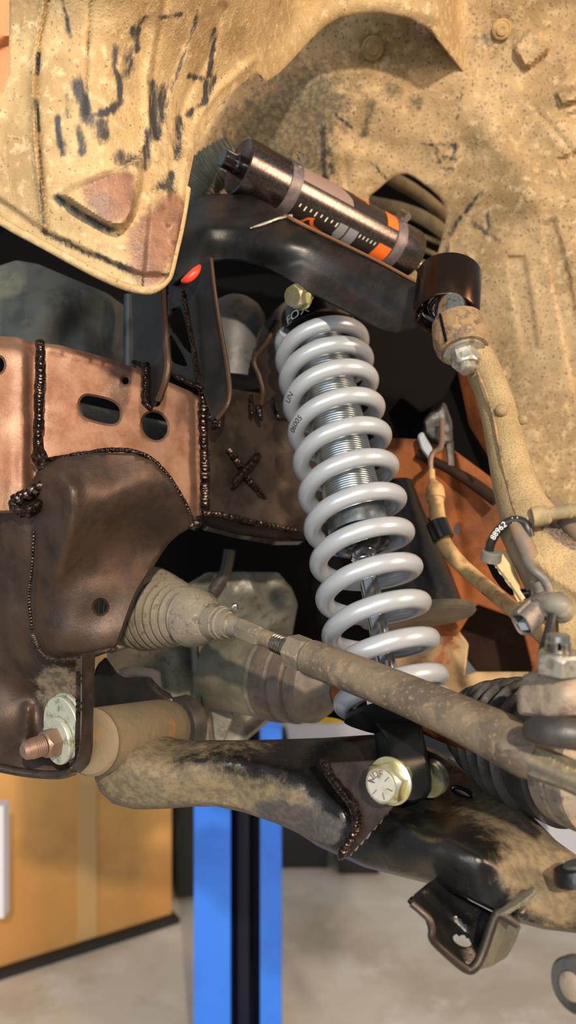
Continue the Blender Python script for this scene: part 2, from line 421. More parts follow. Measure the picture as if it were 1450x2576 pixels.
mat('cv_cup', C('5e5b4e'), .5, .35, var=(C('6f6c5c'), 40, .4, .62), bump=(300, .0003))
mat('diff_alloy', C('6f6f65'), .5, .4, var=[(C('80817a'), 20, .42, .62), (C('5f5e54'), 90, .5, .66)], bump=[(120, .001)])
mat('lower_arm', C('121314'), .24, .1, var=(C('1d1c1b'), 30, .42, .62), mask=(C('756850'), .8, (C('5d5342'), 130), 90, 1.7, None, .4), mask2=(C('3c3a39'), .6, (C('4b4743'), 200), 60, 1.1), bump=[(700, .0002), (45, .0008)])
mat('sleeve_dirty', C('74654c'), .75, var=[(C('69604c'), 40, .45, .62), (C('94683a'), 25, .56, .70)], bump=[(200, .0006)])
mat('pivot_stud', C('8a7060'), .42, .6, bump=(300, .0003))
mat('cam_zinc', C('b8bcae'), .5, .45, var=(C('8a8d74'), 120, .5, .66), bump=(300, .0003))
mat('rust_panel', C('7a4520'), .65, spec=.15, var=[(C('52301b'), 9, .42, .60), (C('8f5f34'), 20, .58, .72)], bump=(60, .0006))
mat('dusty_panel', C('a8906a'), .8, var=(C('8e5a38'), 22, .47, .60), bump=(80, .0006))
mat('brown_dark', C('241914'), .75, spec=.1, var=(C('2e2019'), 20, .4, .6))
mat('hose_tan', C('a78a5c'), .8, var=[(C('8a6c44'), 60, .45, .62), (C('3a342c'), 50, .64, .72)], bump=(400, .0005))
mat('cable', C('55534e'), .5, var=(C('7d7160'), 40, .5, .66), bump=(300, .0002))
mat('cable_black', C('1e1f21'), .38)
mat('sleeve_brown', C('6e5b45'), .7, var=(C('5b5650'), 50, .45, .62), bump=(300, .0004))
mat('bracket_tan', C('bda87c'), .7, var=(C('ad9564'), 40, .5, .66), bump=(200, .0004))
mat('plastic_grey', C('54504e'), .4, var=(C('6b645e'), 60, .48, .64), bump=(300, .0002))
mat('pin_grey', C('8f9aa6'), .35)
mat('grommet', C('63625a'), .6, var=(C('827a60'), 80, .5, .66), bump=(300, .0003))
mat('sensor_tan', C('8f7d5a'), .7, var=(C('75694f'), 60, .45, .62), bump=(300, .0003))
mat('gear_grey', C('55564e'), .65, .1, var=[(C('3f4340'), 18, .42, .62), (C('6f6a58'), 30, .55, .7)], bump=[(150, .0005)])
mat('grey_metal', C('4f5152'), .5, .3, var=(C('37393a'), 30, .45, .62))
mat('red_bush', C('e2412c'), .4)
mat('pipe_dusty', C('a08c68'), .8, var=(C('8a7654'), 40, .45, .62))
mat('label_white', C('dcdce0'), .45)
# the garage behind
mat('concrete', C('d3c9b8'), .85, var=[(C('bdb09c'), 1.6, .42, .62), (C('dcd6ca'), 5, .5, .7)], bump=(20, .002))
mat('carton', C('d9a55e'), .8, var=(C('c48e4c'), 1.5, .4, .62), bump=(40, .001))
mat('carton_dark', C('8e6038'), .8, var=(C('7c5230'), 2, .4, .62))
mat('carton_tape', C('c9a066'), .5)
mat('lift_blue', C('2f7df0'), .35, var=(C('2a6fe0'), 3, .4, .62), coat=.3)
mat('lift_dark', C('141a2e'), .5)
mat('wall_paint', C('8d8a86'), .85, var=(C('7f7b77'), 1, .4, .6))
mat('shelf_steel', C('3b3d42'), .5, .3)
mat('bin_yellow', C('d8b21c'), .5)
mat('bin_white', C('d2d3da'), .55)
mat('bin_blue', C('4a55a8'), .5)
mat('bin_dark', C('232427'), .6)
mat('bin_cyan', C('7db7dc'), .5)
mat('bumper', C('c98a5a'), .5)
mat('dark_crate', C('22221f'), .7)

mat('edge_bronze', C('4a382c'), .38, .6, bump=(500, .0002))
mat('cross_sheen_paint', C('47382f'), .42, .5, var=(C('342b26'), 26, .4, .65), mask=(C('6f6250'), .75, (C('4b443a'), 140), 60, 1.3), bump=[(900, .00022), (50, .0007)], rvar=.06)  # same black paint, with about half the copper sun sheen put in
mat('mount_black', C('1d1f20'), .30, .5, bump=(800, .0001))
# ================================================================== wheel arch linings
B_ctl = [(450, 400, .98), (700, 300, 1.01), (820, 160, .985), (900, 110, .980), (1000, 70, .975), (1165, 180, 1.0), (1300, 100, .985), (1450, 0, .95), (1450, 300, 1.0), (1200, 400, 1.05), (1000, 500, 1.11), (1450, 800, 1.03), (1350, 1200, 1.06), (1150, 850, 1.13), (1000, -90, .935), (1450, -90, .92), (500, -90, .93), (700, 550, 1.10), (700, -300, .84), (1450, -300, .82), (1760, -200, .86), (1760, 600, 1.0), (1740, 1450, 1.04)]
Bf = tps(B_ctl)
A_out = [(25, -300), (1185, -300), (1185, -90), (1180, 60), (1168, 182), (1120, 120), (1080, 75), (1030, 47), (960, 33), (900, 35), (850, 46), (818, 66), (785, 96), (745, 140), (705, 182), (668, 206), (655, 186), (637, 186),
         (605, 215), (570, 247), (535, 290), (510, 335), (492, 372), (480, 430), (471, 475), (463, 525), (452, 580), (440, 630), (426, 690), (415, 710), (395, 724), (370, 732), (320, 722), (260, 697), (200, 666), (100, 611), (40, 578), (-20, 540), (-60, 500), (-60, 235), (5, 232), (22, 185)]
A_ctl = [(25, 0, .60), (0, 550, .615), (200, 665, .615), (370, 730, .62), (460, 500, .66), (250, 300, .60), (480, 430, .69), (500, 300, .73), (640, 180, .80), (830, 50, .865), (1000, 25, .905), (1165, 185, 1.005), (1100, 60, .955),
         (300, -90, .56), (700, -90, .74), (1010, -90, .92), (300, -300, .52), (800, -300, .74), (-60, 300, .60), (420, 150, .66)]
_At = tps(A_ctl)
def A_depth(x, y):
    wgt = sst((np.asarray(x)-620)/230); g = -.012+.070*sst((1178-np.asarray(x))/85)
    return (1-wgt)*_At(x, y)+wgt*(Bf(x, y)-g)
pocket = [(374, 328), (372, 400), (362, 470), (345, 545), (322, 575), (292, 584), (255, 570), (200, 536), (137, 494), (150, 478), (215, 445), (290, 415), (350, 385), (362, 335)]
A_feats = [ridge([(112, -60), (105, 30), (90, 100), (82, 220), (86, 350), (96, 450), (114, 575)], 8, .0045), ridge([(124, 0), (100, 110), (93, 230), (98, 350), (107, 450), (122, 575)], 5, -.003),
           crease([(236, -60), (228, 60), (217, 180), (216, 290)], 8, -.0025), ridge([(408, -40), (386, 110), (372, 200), (371, 280), (384, 350), (392, 400)], 11, .006), ridge([(428, -40), (398, 110), (384, 200), (384, 270), (394, 350)], 7, -.004),
           step_along([(520, -60), (490, 60), (455, 150), (425, 240), (400, 350), (386, 440), (374, 560), (362, 690)], 7, .005),
           ridge([(560, 20), (530, 130), (470, 240), (446, 330), (432, 450), (425, 540)], 12, -.006), ridge([(640, 150), (600, 185), (550, 228), (505, 288), (478, 360), (462, 430), (452, 520), (438, 600)], 11, .006),
           boss(pocket, 21, .017), step_along([(-40, 478), (20, 515), (110, 578), (200, 622), (300, 668), (360, 690), (405, 690)], 9, .006),
           ridge([(420, 470), (428, 520), (424, 560)], 9, .006), ridge([(1090, 40), (980, 5), (880, 10), (800, 50), (700, 140)], 25, .004), lumps(70, .0016, 3)]
A_mask = strokes([([(95, 135), (94, 185)], 7, .9), ([(92, 255), (98, 330)], 7, .9), ([(190, 212), (212, 260), (215, 300)], 13, 1), ([(170, 240), (172, 290)], 8, .7), ([(144, 300), (156, 388)], 7, .9), ([(198, 320), (208, 382)], 9, .9),
    ([(222, 300), (250, 318), (262, 342)], 16, .95), ([(240, 290), (285, 275), (302, 255)], 9, .9), ([(292, 115), (288, 165), (300, 200), (302, 262)], 6, 1), ([(335, 70), (330, 100)], 9, .7), ([(368, 42), (348, 62), (345, 130)], 5, .85),
    ([(383, 210), (386, 290), (394, 345)], 9, 1), ([(540, 75), (528, 190)], 6, .9), ([(478, 192), (515, 200), (520, 250)], 7, .85), ([(470, 290), (510, 260), (540, 200)], 7, .8), ([(452, 300), (445, 400)], 9, .9), ([(430, 440), (428, 520)], 9, 1), ([(400, 470), (430, 470)], 12, .8),
    ([(140, 496), (200, 538), (280, 578)], 8, .95), ([(372, 335), (366, 420)], 10, .9), ([(300, 400), (360, 400)], 16, .75), ([(98, 350), (110, 560)], 5, .7), ([(110, 580), (200, 628), (360, 692), (405, 690)], 7, .85), ([(160, 610), (180, 620)], 9, .8),
    ([(158, 0), (176, 95)], 5, .8), ([(405, 45), (455, 35)], 5, .8), ([(415, 220), (400, 340)], 12, .75), ([(500, 10), (490, 60), (440, 200), (415, 280)], 4, .7), ([(225, 0), (217, 290)], 3, .6), ([(322, 120), (326, 170), (310, 195)], 9, .6)])
A_mask2 = fmax(area([(195, 455), (290, 425), (345, 440), (345, 545), (292, 570), (230, 540)], 22, .95), area([(300, 600), (390, 500), (470, 470), (470, 620), (410, 720), (340, 725)], 30, .85), area([(180, 580), (330, 600), (380, 690), (240, 640)], 30, .5))  # bare brown plastic; the sun's copper reflection is mixed into its colour
fl = thing('fender_liner', 'mud-caked front fender liner with embossed pocket and black scuffs, upper left', 'fender liner', P(300, 720, .62))
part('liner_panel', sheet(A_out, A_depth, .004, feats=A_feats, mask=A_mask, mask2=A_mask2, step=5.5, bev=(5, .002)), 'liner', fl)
rim = [(-20, 543, .615), (40, 579, .614), (100, 611, .613), (200, 666, .613), (260, 697, .616), (320, 722, .618), (370, 731, .62), (398, 722, .626), (417, 706, .632), (428, 685, .637), (441, 630, .645), (453, 580, .652), (463, 525, .657), (471, 475, .665)]
part('rolled_rim', tubepx([(a, b, c-.003, .0032) for a, b, c in rim], 5, 10), 'liner', fl)
# back lining
B_out = [(455, -300), (1760, -300), (1760, 1500), (1600, 1420), (1530, 1345), (1400, 1270), (1300, 1180), (1200, 1000), (1140, 860), (1080, 760), (1000, 705), (900, 660), (700, 560), (440, 520), (430, 300)]
slot = [(918, 502), (950, 478), (985, 446), (1010, 437), (1035, 440), (1098, 486), (1120, 516), (1126, 545), (1112, 605), (1100, 640), (1102, 668), (1040, 672), (980, 600)]
B_feats = [boss([(1335, 68), (1350, 72), (1388, 112), (1387, 126), (1338, 172), (1318, 176), (1290, 128), (1290, 112)], 9, .014), boss([(1325, 110), (1345, 95), (1362, 112), (1340, 130)], 12, -.003),
           boss([(1392, 232), (1460, 212), (1480, 250), (1412, 272)], 12, .014), boss([(1412, 290), (1500, 250), (1500, 300), (1420, 310)], 12, -.008), ridge([(1240, 345), (1280, 395), (1315, 450), (1335, 500)], 48, .012), boss([(1395, 400), (1480, 360), (1500, 440), (1430, 460)], 14, -.010),
           boss([(1268, 640), (1325, 640), (1345, 760), (1360, 885), (1312, 890), (1290, 760)], 12, -.006), boss([(1360, 560), (1400, 540), (1440, 700), (1480, 900), (1500, 1040), (1450, 1030), (1410, 830), (1385, 700)], 12, -.007),
           crease([(1335, 265), (1390, 320), (1450, 390)], 10, -.003), crease([(862, 330), (875, 480)], 10, -.003), ridge([(860, 380), (1000, 430), (1100, 480)], 30, .005),
           ridge([(935, 120), (940, 121)], 36, -.004), ridge([(1262, 72), (1264, 73)], 30, -.003), ridge([(1220, 480), (1160, 540), (1130, 600), (1120, 690)], 10, .004), lumps(120, .006, 5), lumps(40, .0015, 9)]
B_mask = fmax(area([(640, 250), (720, 170), (830, 180), (880, 260), (820, 330), (815, 450), (700, 420), (520, 380)], 60, 1.15), strokes([([(985, 225)], 18, .9), ([(1050, 260)], 15, .9), ([(935, 260), (915, 340)], 9, .8), ([(870, 260)], 12, .8), ([(905, 225)], 10, .7), ([(1210, 110)], 40, .5)]))
B_mask2 = strokes([([(812, 320), (818, 450)], 6, .95), ([(830, 370), (835, 440)], 7, .6), ([(835, 280), (890, 325)], 3, .9), ([(935, 405), (972, 450)], 3, .9), ([(1068, 362), (1095, 368), (1105, 405)], 4, .9), ([(1105, 362), (1145, 366)], 5, .75), ([(1118, 395), (1145, 400), (1147, 370)], 6, .8), ([(1110, 425), (1140, 425)], 3, .8),
    ([(1215, 480), (1175, 530), (1150, 560), (1135, 590)], 4, .9), ([(1130, 610), (1125, 650)], 4, .8), ([(1196, 565), (1255, 605)], 6, .7), ([(1225, 540), (1230, 570)], 5, .8), ([(1165, 220), (1150, 300)], 2.5, .8), ([(1255, 340), (1260, 320)], 4, .5), ([(1165, 640), (1180, 660)], 6, .6), ([(1090, 95), (1150, 150)], 8, .5)])
wl = thing('wheel_well_liner', 'tan dust-covered inner wheel well lining with slot cutout and raised bosses', 'wheel well liner', P(1000, 600, 1.12))
part('liner_panel', sheet(B_out, B_ctl, .004, holes=[slot], feats=B_feats, mask=B_mask, mask2=B_mask2, step=7.5, bev=(4, .002)), 'well_liner', wl)
def clip(x, y, r, lab):
    d = float(Bf(np.array([x]), np.array([y]))[0]); ax = Vector((-.05, -.85, -.5)); p = P(x, y, d-.002)
    t = tag(part('push_clip', lathe(p, ax, [(-.004, r), (.002, r), (.0035, r*.86), (.0025, r*.8), (.0025, r*.62), (.006, r*.58), (.0066, r*.3), (.0055, r*.12)], 28), 'clip_dirt'), lab, 'clip')
clip(938, 121, .0135, 'round push clip under the shadowed arch edge')
clip(1262, 74, .0115, 'round push clip beside the square boss on the dusty lining')
# the body behind the slot
ib = thing('inner_fender_brace', 'pair of dusty tubes seen through the slot in the wheel well lining', 'brace', P(1010, 640, 1.25))
part('tube', tubepx([(860, 492, 1.24, .0095), (940, 512, 1.24, .0105), (1020, 530, 1.24, .0105), (1085, 560, 1.24, .0105), (1160, 620, 1.24, .010)], 6, 14), 'pipe_dusty', ib)
part('tube', tubepx([(940, 430, 1.26, .010), (1010, 462, 1.26, .011), (1070, 500, 1.26, .010), (1140, 560, 1.26, .010)], 6, 14), 'pipe_dusty', ib)
part('fin', tubepx([(1060, 592, 1.25, .004), (1110, 612, 1.25, .004)], 4, 8), 'pipe_dusty', ib)
part('fin', tubepx([(1055, 622, 1.25, .004), (1105, 645, 1.25, .004)], 4, 8), 'pipe_dusty', ib)
tag(part('shade_backing', sheet([(-160, 480), (380, 420), (760, 470), (900, 440), (1180, 420), (1200, 600), (1200, 840), (1230, 1050), (1240, 1210), (1100, 1180), (1060, 1560), (900, 1640), (640, 1640), (250, 1600), (-160, 1500)], [(-100, 600, 1.3), (300, 600, 1.28), (1100, 450, 1.34), (1100, 900, 1.22), (600, 1300, 1.25), (300, 1000, 1.22), (600, 1640, 1.2)], .004, step=40), 'deep_black'), 'black backing sheet painted as deep shade behind the coil spring', 'body panel')  # added backing sheet; its black stands in for the deep interior shade
tag(part('bumper_corner', sheet([(-160, -60), (60, -60), (60, 120), (55, 200), (20, 262), (-160, 330)], [(-100, 0, .95), (60, 0, .98), (60, 200, .98), (-100, 250, .95)], .01, step=12, feats=[step_along([(-140, 150), (30, 100)], 14, .02)]), 'bumper'), 'sunlit copper-toned body corner at the extreme upper left', 'body panel')

# ================================================================== frame
fr = thing('frame_rail', 'black welded steel frame rail left of the coil spring, copper sheen painted in', 'frame rail', P(260, 1330, .76))
f_ctl = [(-40, 900, .70), (-40, 1250, .69), (100, 1000, .725), (300, 1000, .765), (500, 1000, .82), (500, 1280, .81), (300, 1200, .76), (90, 1200, .715)]
fa_holes = [[(199, 1020), (203, 1004), (214, 995), (235, 997), (278, 1007), (298, 1022), (303, 1038), (300, 1060), (283, 1068), (250, 1062), (218, 1052), (204, 1040)],
            [(390+32*math.cos(a)+4*math.sin(a), 1072+36*math.sin(a)) for a in np.linspace(0, 2*math.pi, 18)[:-1]], [(316+9*math.cos(a), 958+10*math.sin(a)) for a in np.linspace(0, 2*math.pi, 9)[:-1]], [(361+12*math.cos(a), 1187+13*math.sin(a)) for a in np.linspace(0, 2*math.pi, 9)[:-1]], [(-3+14*math.cos(a), 918+20*math.sin(a)) for a in np.linspace(0, 2*math.pi, 11)[:-1]]]
part('outer_plate', sheet([(-60, 838), (0, 845), (45, 848), (70, 858), (100, 862), (150, 868), (220, 886), (300, 910), (400, 950), (480, 985), (508, 1003), (508, 1100), (512, 1200), (520, 1300), (470, 1310), (300, 1290), (100, 1290), (-60, 1290)],
     f_ctl, .004, holes=fa_holes, step=9, feats=[ridge([(88, 850), (86, 1000), (84, 1290)], 16, -.006), ridge([(60, 850), (60, 1290)], 20, .003), ridge([(-40, 850), (40, 856), (90, 870)], 14, -.006), crease([(130, 880), (300, 925), (500, 1010)], 10, .002), ridge([(230, 1030), (330, 1062)], 40, -.002), ridge([(496, 1000), (503, 1290)], 10, -.005), lumps(60, .0015, 2)], bev=(6, .003)), 'frame_sheen_paint', fr)
part('inner_plate', sheet([(500, 1010), (530, 985), (580, 978), (660, 990), (780, 1000), (850, 1040), (850, 1350), (760, 1345), (740, 1340), (640, 1322), (535, 1296), (515, 1290)], [(510, 1000, .825), (510, 1290, .815), (840, 1000, .99), (840, 1340, .98), (650, 1150, .885)], .004, step=11,
     feats=[ridge([(560, 1100)], 35, .004) if False else lumps(46, .004, 4), ridge([(520, 1000), (525, 1290)], 8, .003)], bev=(5, .002)), 'satin_black', fr)
part('bottom_flange', sheet([(490, 1300), (540, 1285), (640, 1312), (760, 1335), (770, 1362), (700, 1362), (600, 1345), (520, 1325)], [(500, 1300, .80), (760, 1340, .93), (600, 1345, .83), (520, 1325, .79)], .006, step=9, feats=[lumps(40, .002, 8)]), 'gloss_black', fr)
part('weld_bead', weld([(101, 872, .712), (102, 930, .712), (99, 1000, .712), (98, 1060, .711), (96, 1100, .710), (100, 1150, .708)], 26, .006), 'weld', fr)
part('weld_bead', weld([(508, 965, .810), (512, 1010, .810), (512, 1080, .808), (515, 1150, .806), (516, 1220, .804), (516, 1290, .802)], 24, .005, dens=.32), 'weld', fr)
part('weld_bead', weld([(110, 1160, .705), (160, 1150, .706), (220, 1140, .715), (280, 1132, .725), (335, 1136, .735), (380, 1155, .745), (420, 1195, .755), (450, 1240, .765), (470, 1275, .775), (482, 1305, .78)], 13, .004), 'weld', fr)
part('weld_bead', weld([(520, 1292, .80), (570, 1298, .815), (640, 1314, .85), (740, 1335, .905)], 16, .004), 'weld', fr)
part('weld_bead', weld([(100, 1150, .702), (115, 1180, .70), (140, 1185, .70), (110, 1220, .698), (80, 1240, .70), (40, 1262, .70), (60, 1285, .70), (95, 1265, .698)], 34, .008, jit=.3), 'weld', fr)
part('weld_bead', weld([(470, 1300, .775), (485, 1325, .775), (500, 1310, .78)], 22, .006, jit=.3), 'weld', fr)
xp = fr
part('weld_bead', weld([(580, 1135, .848), (600, 1165, .855), (625, 1205, .868), (665, 1252, .888)], 18, .004, dens=.3), 'weld', xp)
part('weld_bead', weld([(645, 1152, .873), (620, 1180, .862), (600, 1202, .853), (585, 1225, .848)], 22, .006, dens=.3), 'weld', xp)
# pressed crossmember in front of the rail
cm_out = [(-60, 1250), (20, 1262), (60, 1245), (100, 1175), (150, 1152), (250, 1138), (335, 1140), (385, 1160), (430, 1205), (462, 1262), (486, 1306), (475, 1330), (450, 1345), (425, 1367), (405, 1396), (390, 1421), (368, 1455), (348, 1487), (333, 1520), (320, 1557), (305, 1600), (293, 1628), (275, 1640), (235, 1655), (215, 1690), (212, 1800), (208, 1900), (180, 1945), (120, 1948), (60, 1942), (10, 1925), (-60, 1945)]
cm_ctl = [(-60, 1300, .735), (60, 1280, .72), (180, 1245, .690), (300, 1160, .722), (300, 1230, .712), (410, 1230, .745), (300, 1340, .738), (470, 1300, .775), (400, 1390, .775), (330, 1520, .745), (290, 1625, .735), (185, 1330, .697), (130, 1500, .725), (250, 1450, .735), (250, 1580, .730), (150, 1640, .735), (60, 1500, .745), (-60, 1500, .76), (60, 1750, .775), (150, 1800, .775), (100, 1930, .735), (0, 1920, .74), (200, 1700, .75), (-60, 1800, .77)]
part('crossmember', sheet(cm_out, cm_ctl, .004, holes=[[(253+17*math.cos(a), 1527+18*math.sin(a)) for a in np.linspace(0, 2*math.pi, 13)[:-1]]], step=9,
     feats=[ridge([(150, 1195), (180, 1235), (188, 1290), (170, 1360), (145, 1440)], 26, .012), step_along([(90, 1300), (82, 1430), (74, 1520), (82, 1590), (110, 1645), (200, 1655), (290, 1632)], 9, .006), step_along([(0, 1400), (5, 1560), (25, 1650), (70, 1700)], 12, .006), ridge([(70, 1780), (65, 1850)], 14, .008), ridge([(120, 1780), (125, 1820)], 20, .006), ridge([(100, 1300), (100, 1400)], 30, -.006), lumps(80, .004, 6)],
     mask=fmax(area([(70, 1680), (200, 1660), (210, 1760), (150, 1770), (100, 1790)], 30, .75), area([(200, 1560), (300, 1560), (290, 1640), (200, 1650)], 40, .35)), bev=(6, .003)), 'cross_sheen_paint', fr)
part('weld_bead', weld([(85, 1340, .705), (80, 1430, .712), (73, 1500, .72), (80, 1580, .725)], 9, .002), 'weld', fr)
part('seam_sealer', weld([(85, 1600, .722), (110, 1648, .722), (160, 1660, .722), (210, 1652, .72), (250, 1640, .72), (290, 1632, .722)], 12, .003, jit=.4), 'satin_black', fr)
part('pivot_flange', sheet([(203, 1645), (240, 1640), (238, 1700), (235, 1800), (234, 1880), (226, 1918), (205, 1940), (175, 1950), (168, 1940), (192, 1915), (200, 1880), (203, 1800)], [(203, 1650, .690), (203, 1900, .682), (238, 1650, .705), (236, 1880, .70), (180, 1945, .70)], .006, step=7, feats=[ridge([(204, 1650), (203, 1800), (201, 1880), (190, 1920)], 6, .004)], bev=(3, .002)), 'satin_black', fr)
part('pocket_lip', tubepx([(-30, 1925, .735, .004), (30, 1938, .73, .004), (90, 1947, .725, .004), (150, 1949, .715, .004), (185, 1940, .70, .004)], 5, 10), 'satin_black', fr)
# rear lower pivot bracket
rb = part('pivot_bracket', sheet([(236, 1700), (245, 1672), (266, 1652), (280, 1672), (296, 1694), (315, 1704), (375, 1703), (392, 1716), (405, 1732), (430, 1745), (441, 1765), (446, 1800), (448, 1870), (400, 1880), (236, 1880)], [(240, 1700, .80), (380, 1705, .87), (445, 1860, .87), (240, 1870, .79), (440, 1760, .885)], .005, step=8, feats=[ridge([(266, 1652), (300, 1692), (375, 1702), (405, 1732), (435, 1752), (442, 1850)], 7, .004)], bev=(4, .002)), 'bracket_black', fr)
part('bracket_lip', sheet([(290, 1690), (310, 1678), (380, 1676), (404, 1690), (408, 1730), (398, 1728), (380, 1702), (310, 1700)], [(290, 1690, .86), (380, 1680, .90), (405, 1725, .905), (320, 1700, .87)], .005, step=7), 'grey_metal', rb)
tag(part('pivot_bushing', lathe(P(452, 1822, .90), (.65, .75, 0), [(-.004, .030), (0, .031), (.014, .031), (.016, .026), (.022, .012)], 32), 'rubber_black'), 'black rubber bushing behind the lower arm pivot bracket', 'bushing')

# upper bracket plates on the rail
def bracket(name, lab, outline, ctl, holes=(), edge=None, cat='bracket', welds=()):
    t = part(name, sheet(outline, ctl, .006, holes=holes, step=8, bev=(3, .0015), sm=1), 'bracket_black', fr, label=lab)
    bf_ = tps(ctl)
    if edge: edge = [(a, b_, float(bf_(np.array([float(a)]), np.array([float(b_)]))[0])-.0012, r_) for a, b_, c_, r_ in edge]
    if edge: part('bevelled_edge', tubepx(edge, 5, 8), 'edge_bronze', t)
    for wd in welds: part('weld_bead', weld(*wd), 'weld', t)
    return t
bracket('arm_bracket', 'black flat bracket plate with a sunlit edge welded above the round hole', [(330, 690), (420, 640), (412, 720), (414, 800), (418, 880), (424, 920), (417, 960), (400, 1005), (388, 1026), (372, 1026), (362, 1000), (360, 925), (338, 910), (333, 800)],
        [(335, 700, .79), (415, 700, .745), (335, 900, .775), (420, 900, .735), (385, 1020, .742)], edge=[(410, 650, .742, .0030), (410, 740, .738, .0032), (417, 860, .732, .0033), (422, 915, .729, .0035), (414, 965, .732, .0033), (398, 1008, .738, .003)], welds=[([(366, 925, .75), (366, 970, .748), (366, 1005, .745), (376, 1024, .742)], 22, .005), ([(340, 912, .765), (362, 922, .755)], 12, .004)])
bracket('truss_bracket', 'black triangulated bracket with triangular cutouts between the rail and upper arm', [(415, 700), (470, 690), (530, 640), (538, 720), (550, 800), (562, 870), (571, 925), (577, 985), (570, 1020), (545, 1052), (533, 1050), (520, 1010), (505, 975), (470, 960), (415, 930)],
        [(420, 720, .86), (530, 680, .80), (575, 980, .785), (520, 1000, .795), (420, 920, .84), (470, 830, .83)], holes=[[(424, 782), (446, 772), (458, 780), (486, 885), (478, 892), (424, 826)], [(424, 842), (432, 842), (474, 918), (466, 924), (424, 908)], [(420, 712), (428, 735), (420, 750), (414, 730)]],
        edge=[(531, 650, .795, .0022), (540, 730, .789, .0022), (552, 810, .784, .0022), (563, 872, .780, .0023), (572, 925, .777, .0026), (578, 985, .776, .0026), (570, 1022, .777, .0026), (546, 1054, .784, .0026)], welds=[([(425, 935, .825), (450, 950, .815), (480, 965, .808), (505, 975, .80)], 13, .004), ([(462, 735, .822), (480, 840, .815), (495, 920, .806), (500, 960, .80)], 12, .003), ([(533, 1052, .80), (545, 1066, .80), (540, 1075, .80)], 20, .004)])
tag(part('poly_bushing', tubepx([(458, 708, .79, .002), (470, 703, .788, .0040), (483, 693, .788, .0046), (494, 681, .79, .0040), (502, 670, .80, .002)], 6, 12), 'red_bush'), 'bright red bushing sliver under the inner end of upper arm', 'bushing')
bracket('shock_tower', 'black shock tower plates left of the spring top', [(640, 880), (655, 830), (690, 780), (740, 735), (830, 735), (862, 765), (882, 860), (892, 1000), (885, 1055), (830, 1060), (700, 1055), (690, 1000), (650, 1030), (658, 985), (652, 950), (638, 915)],
        [(640, 880, .90), (700, 780, .92), (980, 850, 1.0), (960, 1050, 1.0), (650, 1020, .885), (800, 900, .97)], edge=[(700, 808, .88, .003), (672, 860, .875, .003), (640, 905, .872, .003), (652, 945, .87, .003), (662, 985, .868, .003), (656, 1022, .867, .003)], welds=[([(632, 1000, .868), (634, 1040, .866)], 12, .004), ([(650, 1030, .866), (656, 1050, .866)], 18, .004)])
part('tower_backing', sheet([(900, 730), (1060, 760), (1160, 830), (1165, 900), (1120, 1000), (1060, 1040), (1010, 1000), (975, 1040), (1010, 1120), (1050, 1110), (1150, 1140), (1230, 1230), (1150, 1250), (1000, 1200), (900, 1100)], [(900, 760, .99), (1150, 850, 1.03), (1150, 1200, 1.02), (950, 1100, 1.0)], .02, step=20, feats=[lumps(90, .01, 12)]), 'deep_black', fr)  # dark backing sheet; black stands in for shade right of the spring
tag(part('bump_stop', lathe(P(585, 960, .98), (.05, .1, 1), [(0, .040), (.02, .0405), (.05, .041), (.07, .040), (.085, .036), (.098, .028), (.106, .016), (.109, .004)], 36), 'grey_metal'), 'dark grey domed bump stop behind the truss bracket', 'bump stop')
tag(part('gear_housing', sheet([(-80, 700), (0, 668), (40, 655), (95, 664), (180, 700), (270, 738), (335, 785), (400, 820), (400, 960), (280, 930), (100, 880), (-80, 870)], [(-80, 750, .93), (40, 660, .95), (330, 790, 1.0), (340, 940, .97), (100, 870, .90), (120, 760, .90)], .02, step=10, feats=[ridge([(180, 840), (215, 815), (260, 850), (330, 930)], 40, -.02), lumps(60, .006, 15)]), 'gear_grey'), 'grey-green cast housing below the muddy liner', 'housing')
tag(part('steel_post', lathe(P(326, 930, .955), (.0, .02, 1), [(0, .0075), (.07, .0075), (.09, .007)], 20), 'grey_metal'), 'short grey steel post left of the flat bracket', 'post')
tag(part('corrugated_hose', (lambda q: tube([a[:3] for a in q], [a[3]*(1+.035*math.sin(i*math.pi)) if False else a[3]*(1.0+(.05 if i % 4 in (0, 1) else -.02)) for i, a in enumerate(q)], 24))(catmull([tuple(P(590, 395, .92))+(.022,), tuple(P(552, 415, .92))+(.0235,), tuple(P(515, 445, .925))+(.024,), tuple(P(480, 500, .93))+(.024,), tuple(P(462, 570, .93))+(.024,)], 16)), 'hose_grey'), 'ribbed grey hose emerging from behind the muddy liner', 'hose')
# hole-backing lower cup seen through slot
tag(part('rail_inner_tube', lathe(P(180, 1080, .86), (.75, .6, -.12), [(0, .03), (.2, .03)], 32), 'gear_grey'), 'dull grey tube seen inside the frame rail slots', 'tube')
# ================================================================== coilover
def AX(y): return P(815+(y-900)*.2025, y, 1/(1.1669+.0003115*(y-900)))
co = thing('coilover_shock', 'silver-grey coil spring over a threaded steel shock absorber', 'shock absorber', AX(1990))
ax_dn = (AX(1900)-AX(800)).normalized()
cvec = Vector((0, 0, H))-AX(1300); e_f = (cvec-ax_dn*cvec.dot(ax_dn)).normalized(); e_r = e_f.cross(ax_dn)*1.0
if e_r.x < 0: e_r = -e_r
K = [.35, .5, 1, 2, 3, 4, 5, 6, 7, 8, 9, 10, 11, 12, 12.6, 13.0, 13.2]
Y = [850, 856, 872, 922, 975, 1044, 1115, 1193, 1275, 1360, 1447, 1537, 1629, 1722, 1762, 1778, 1786]
K += []
RS, RW = .0440, .0088
def helix(u):
    y = float(np.interp(u, K, Y)); y = float(np.mean([np.interp(u+o, K, Y) for o in (-.3, -.15, 0, .15, .3)]))
    th = 2*math.pi*(u-1); rs = RS*(1-.06*sst(np.array((.95-u)/.6)))
    return AX(y)+(e_r*math.cos(th)+e_f*math.sin(th))*float(rs)
us = np.linspace(.40, 13.1, 640)
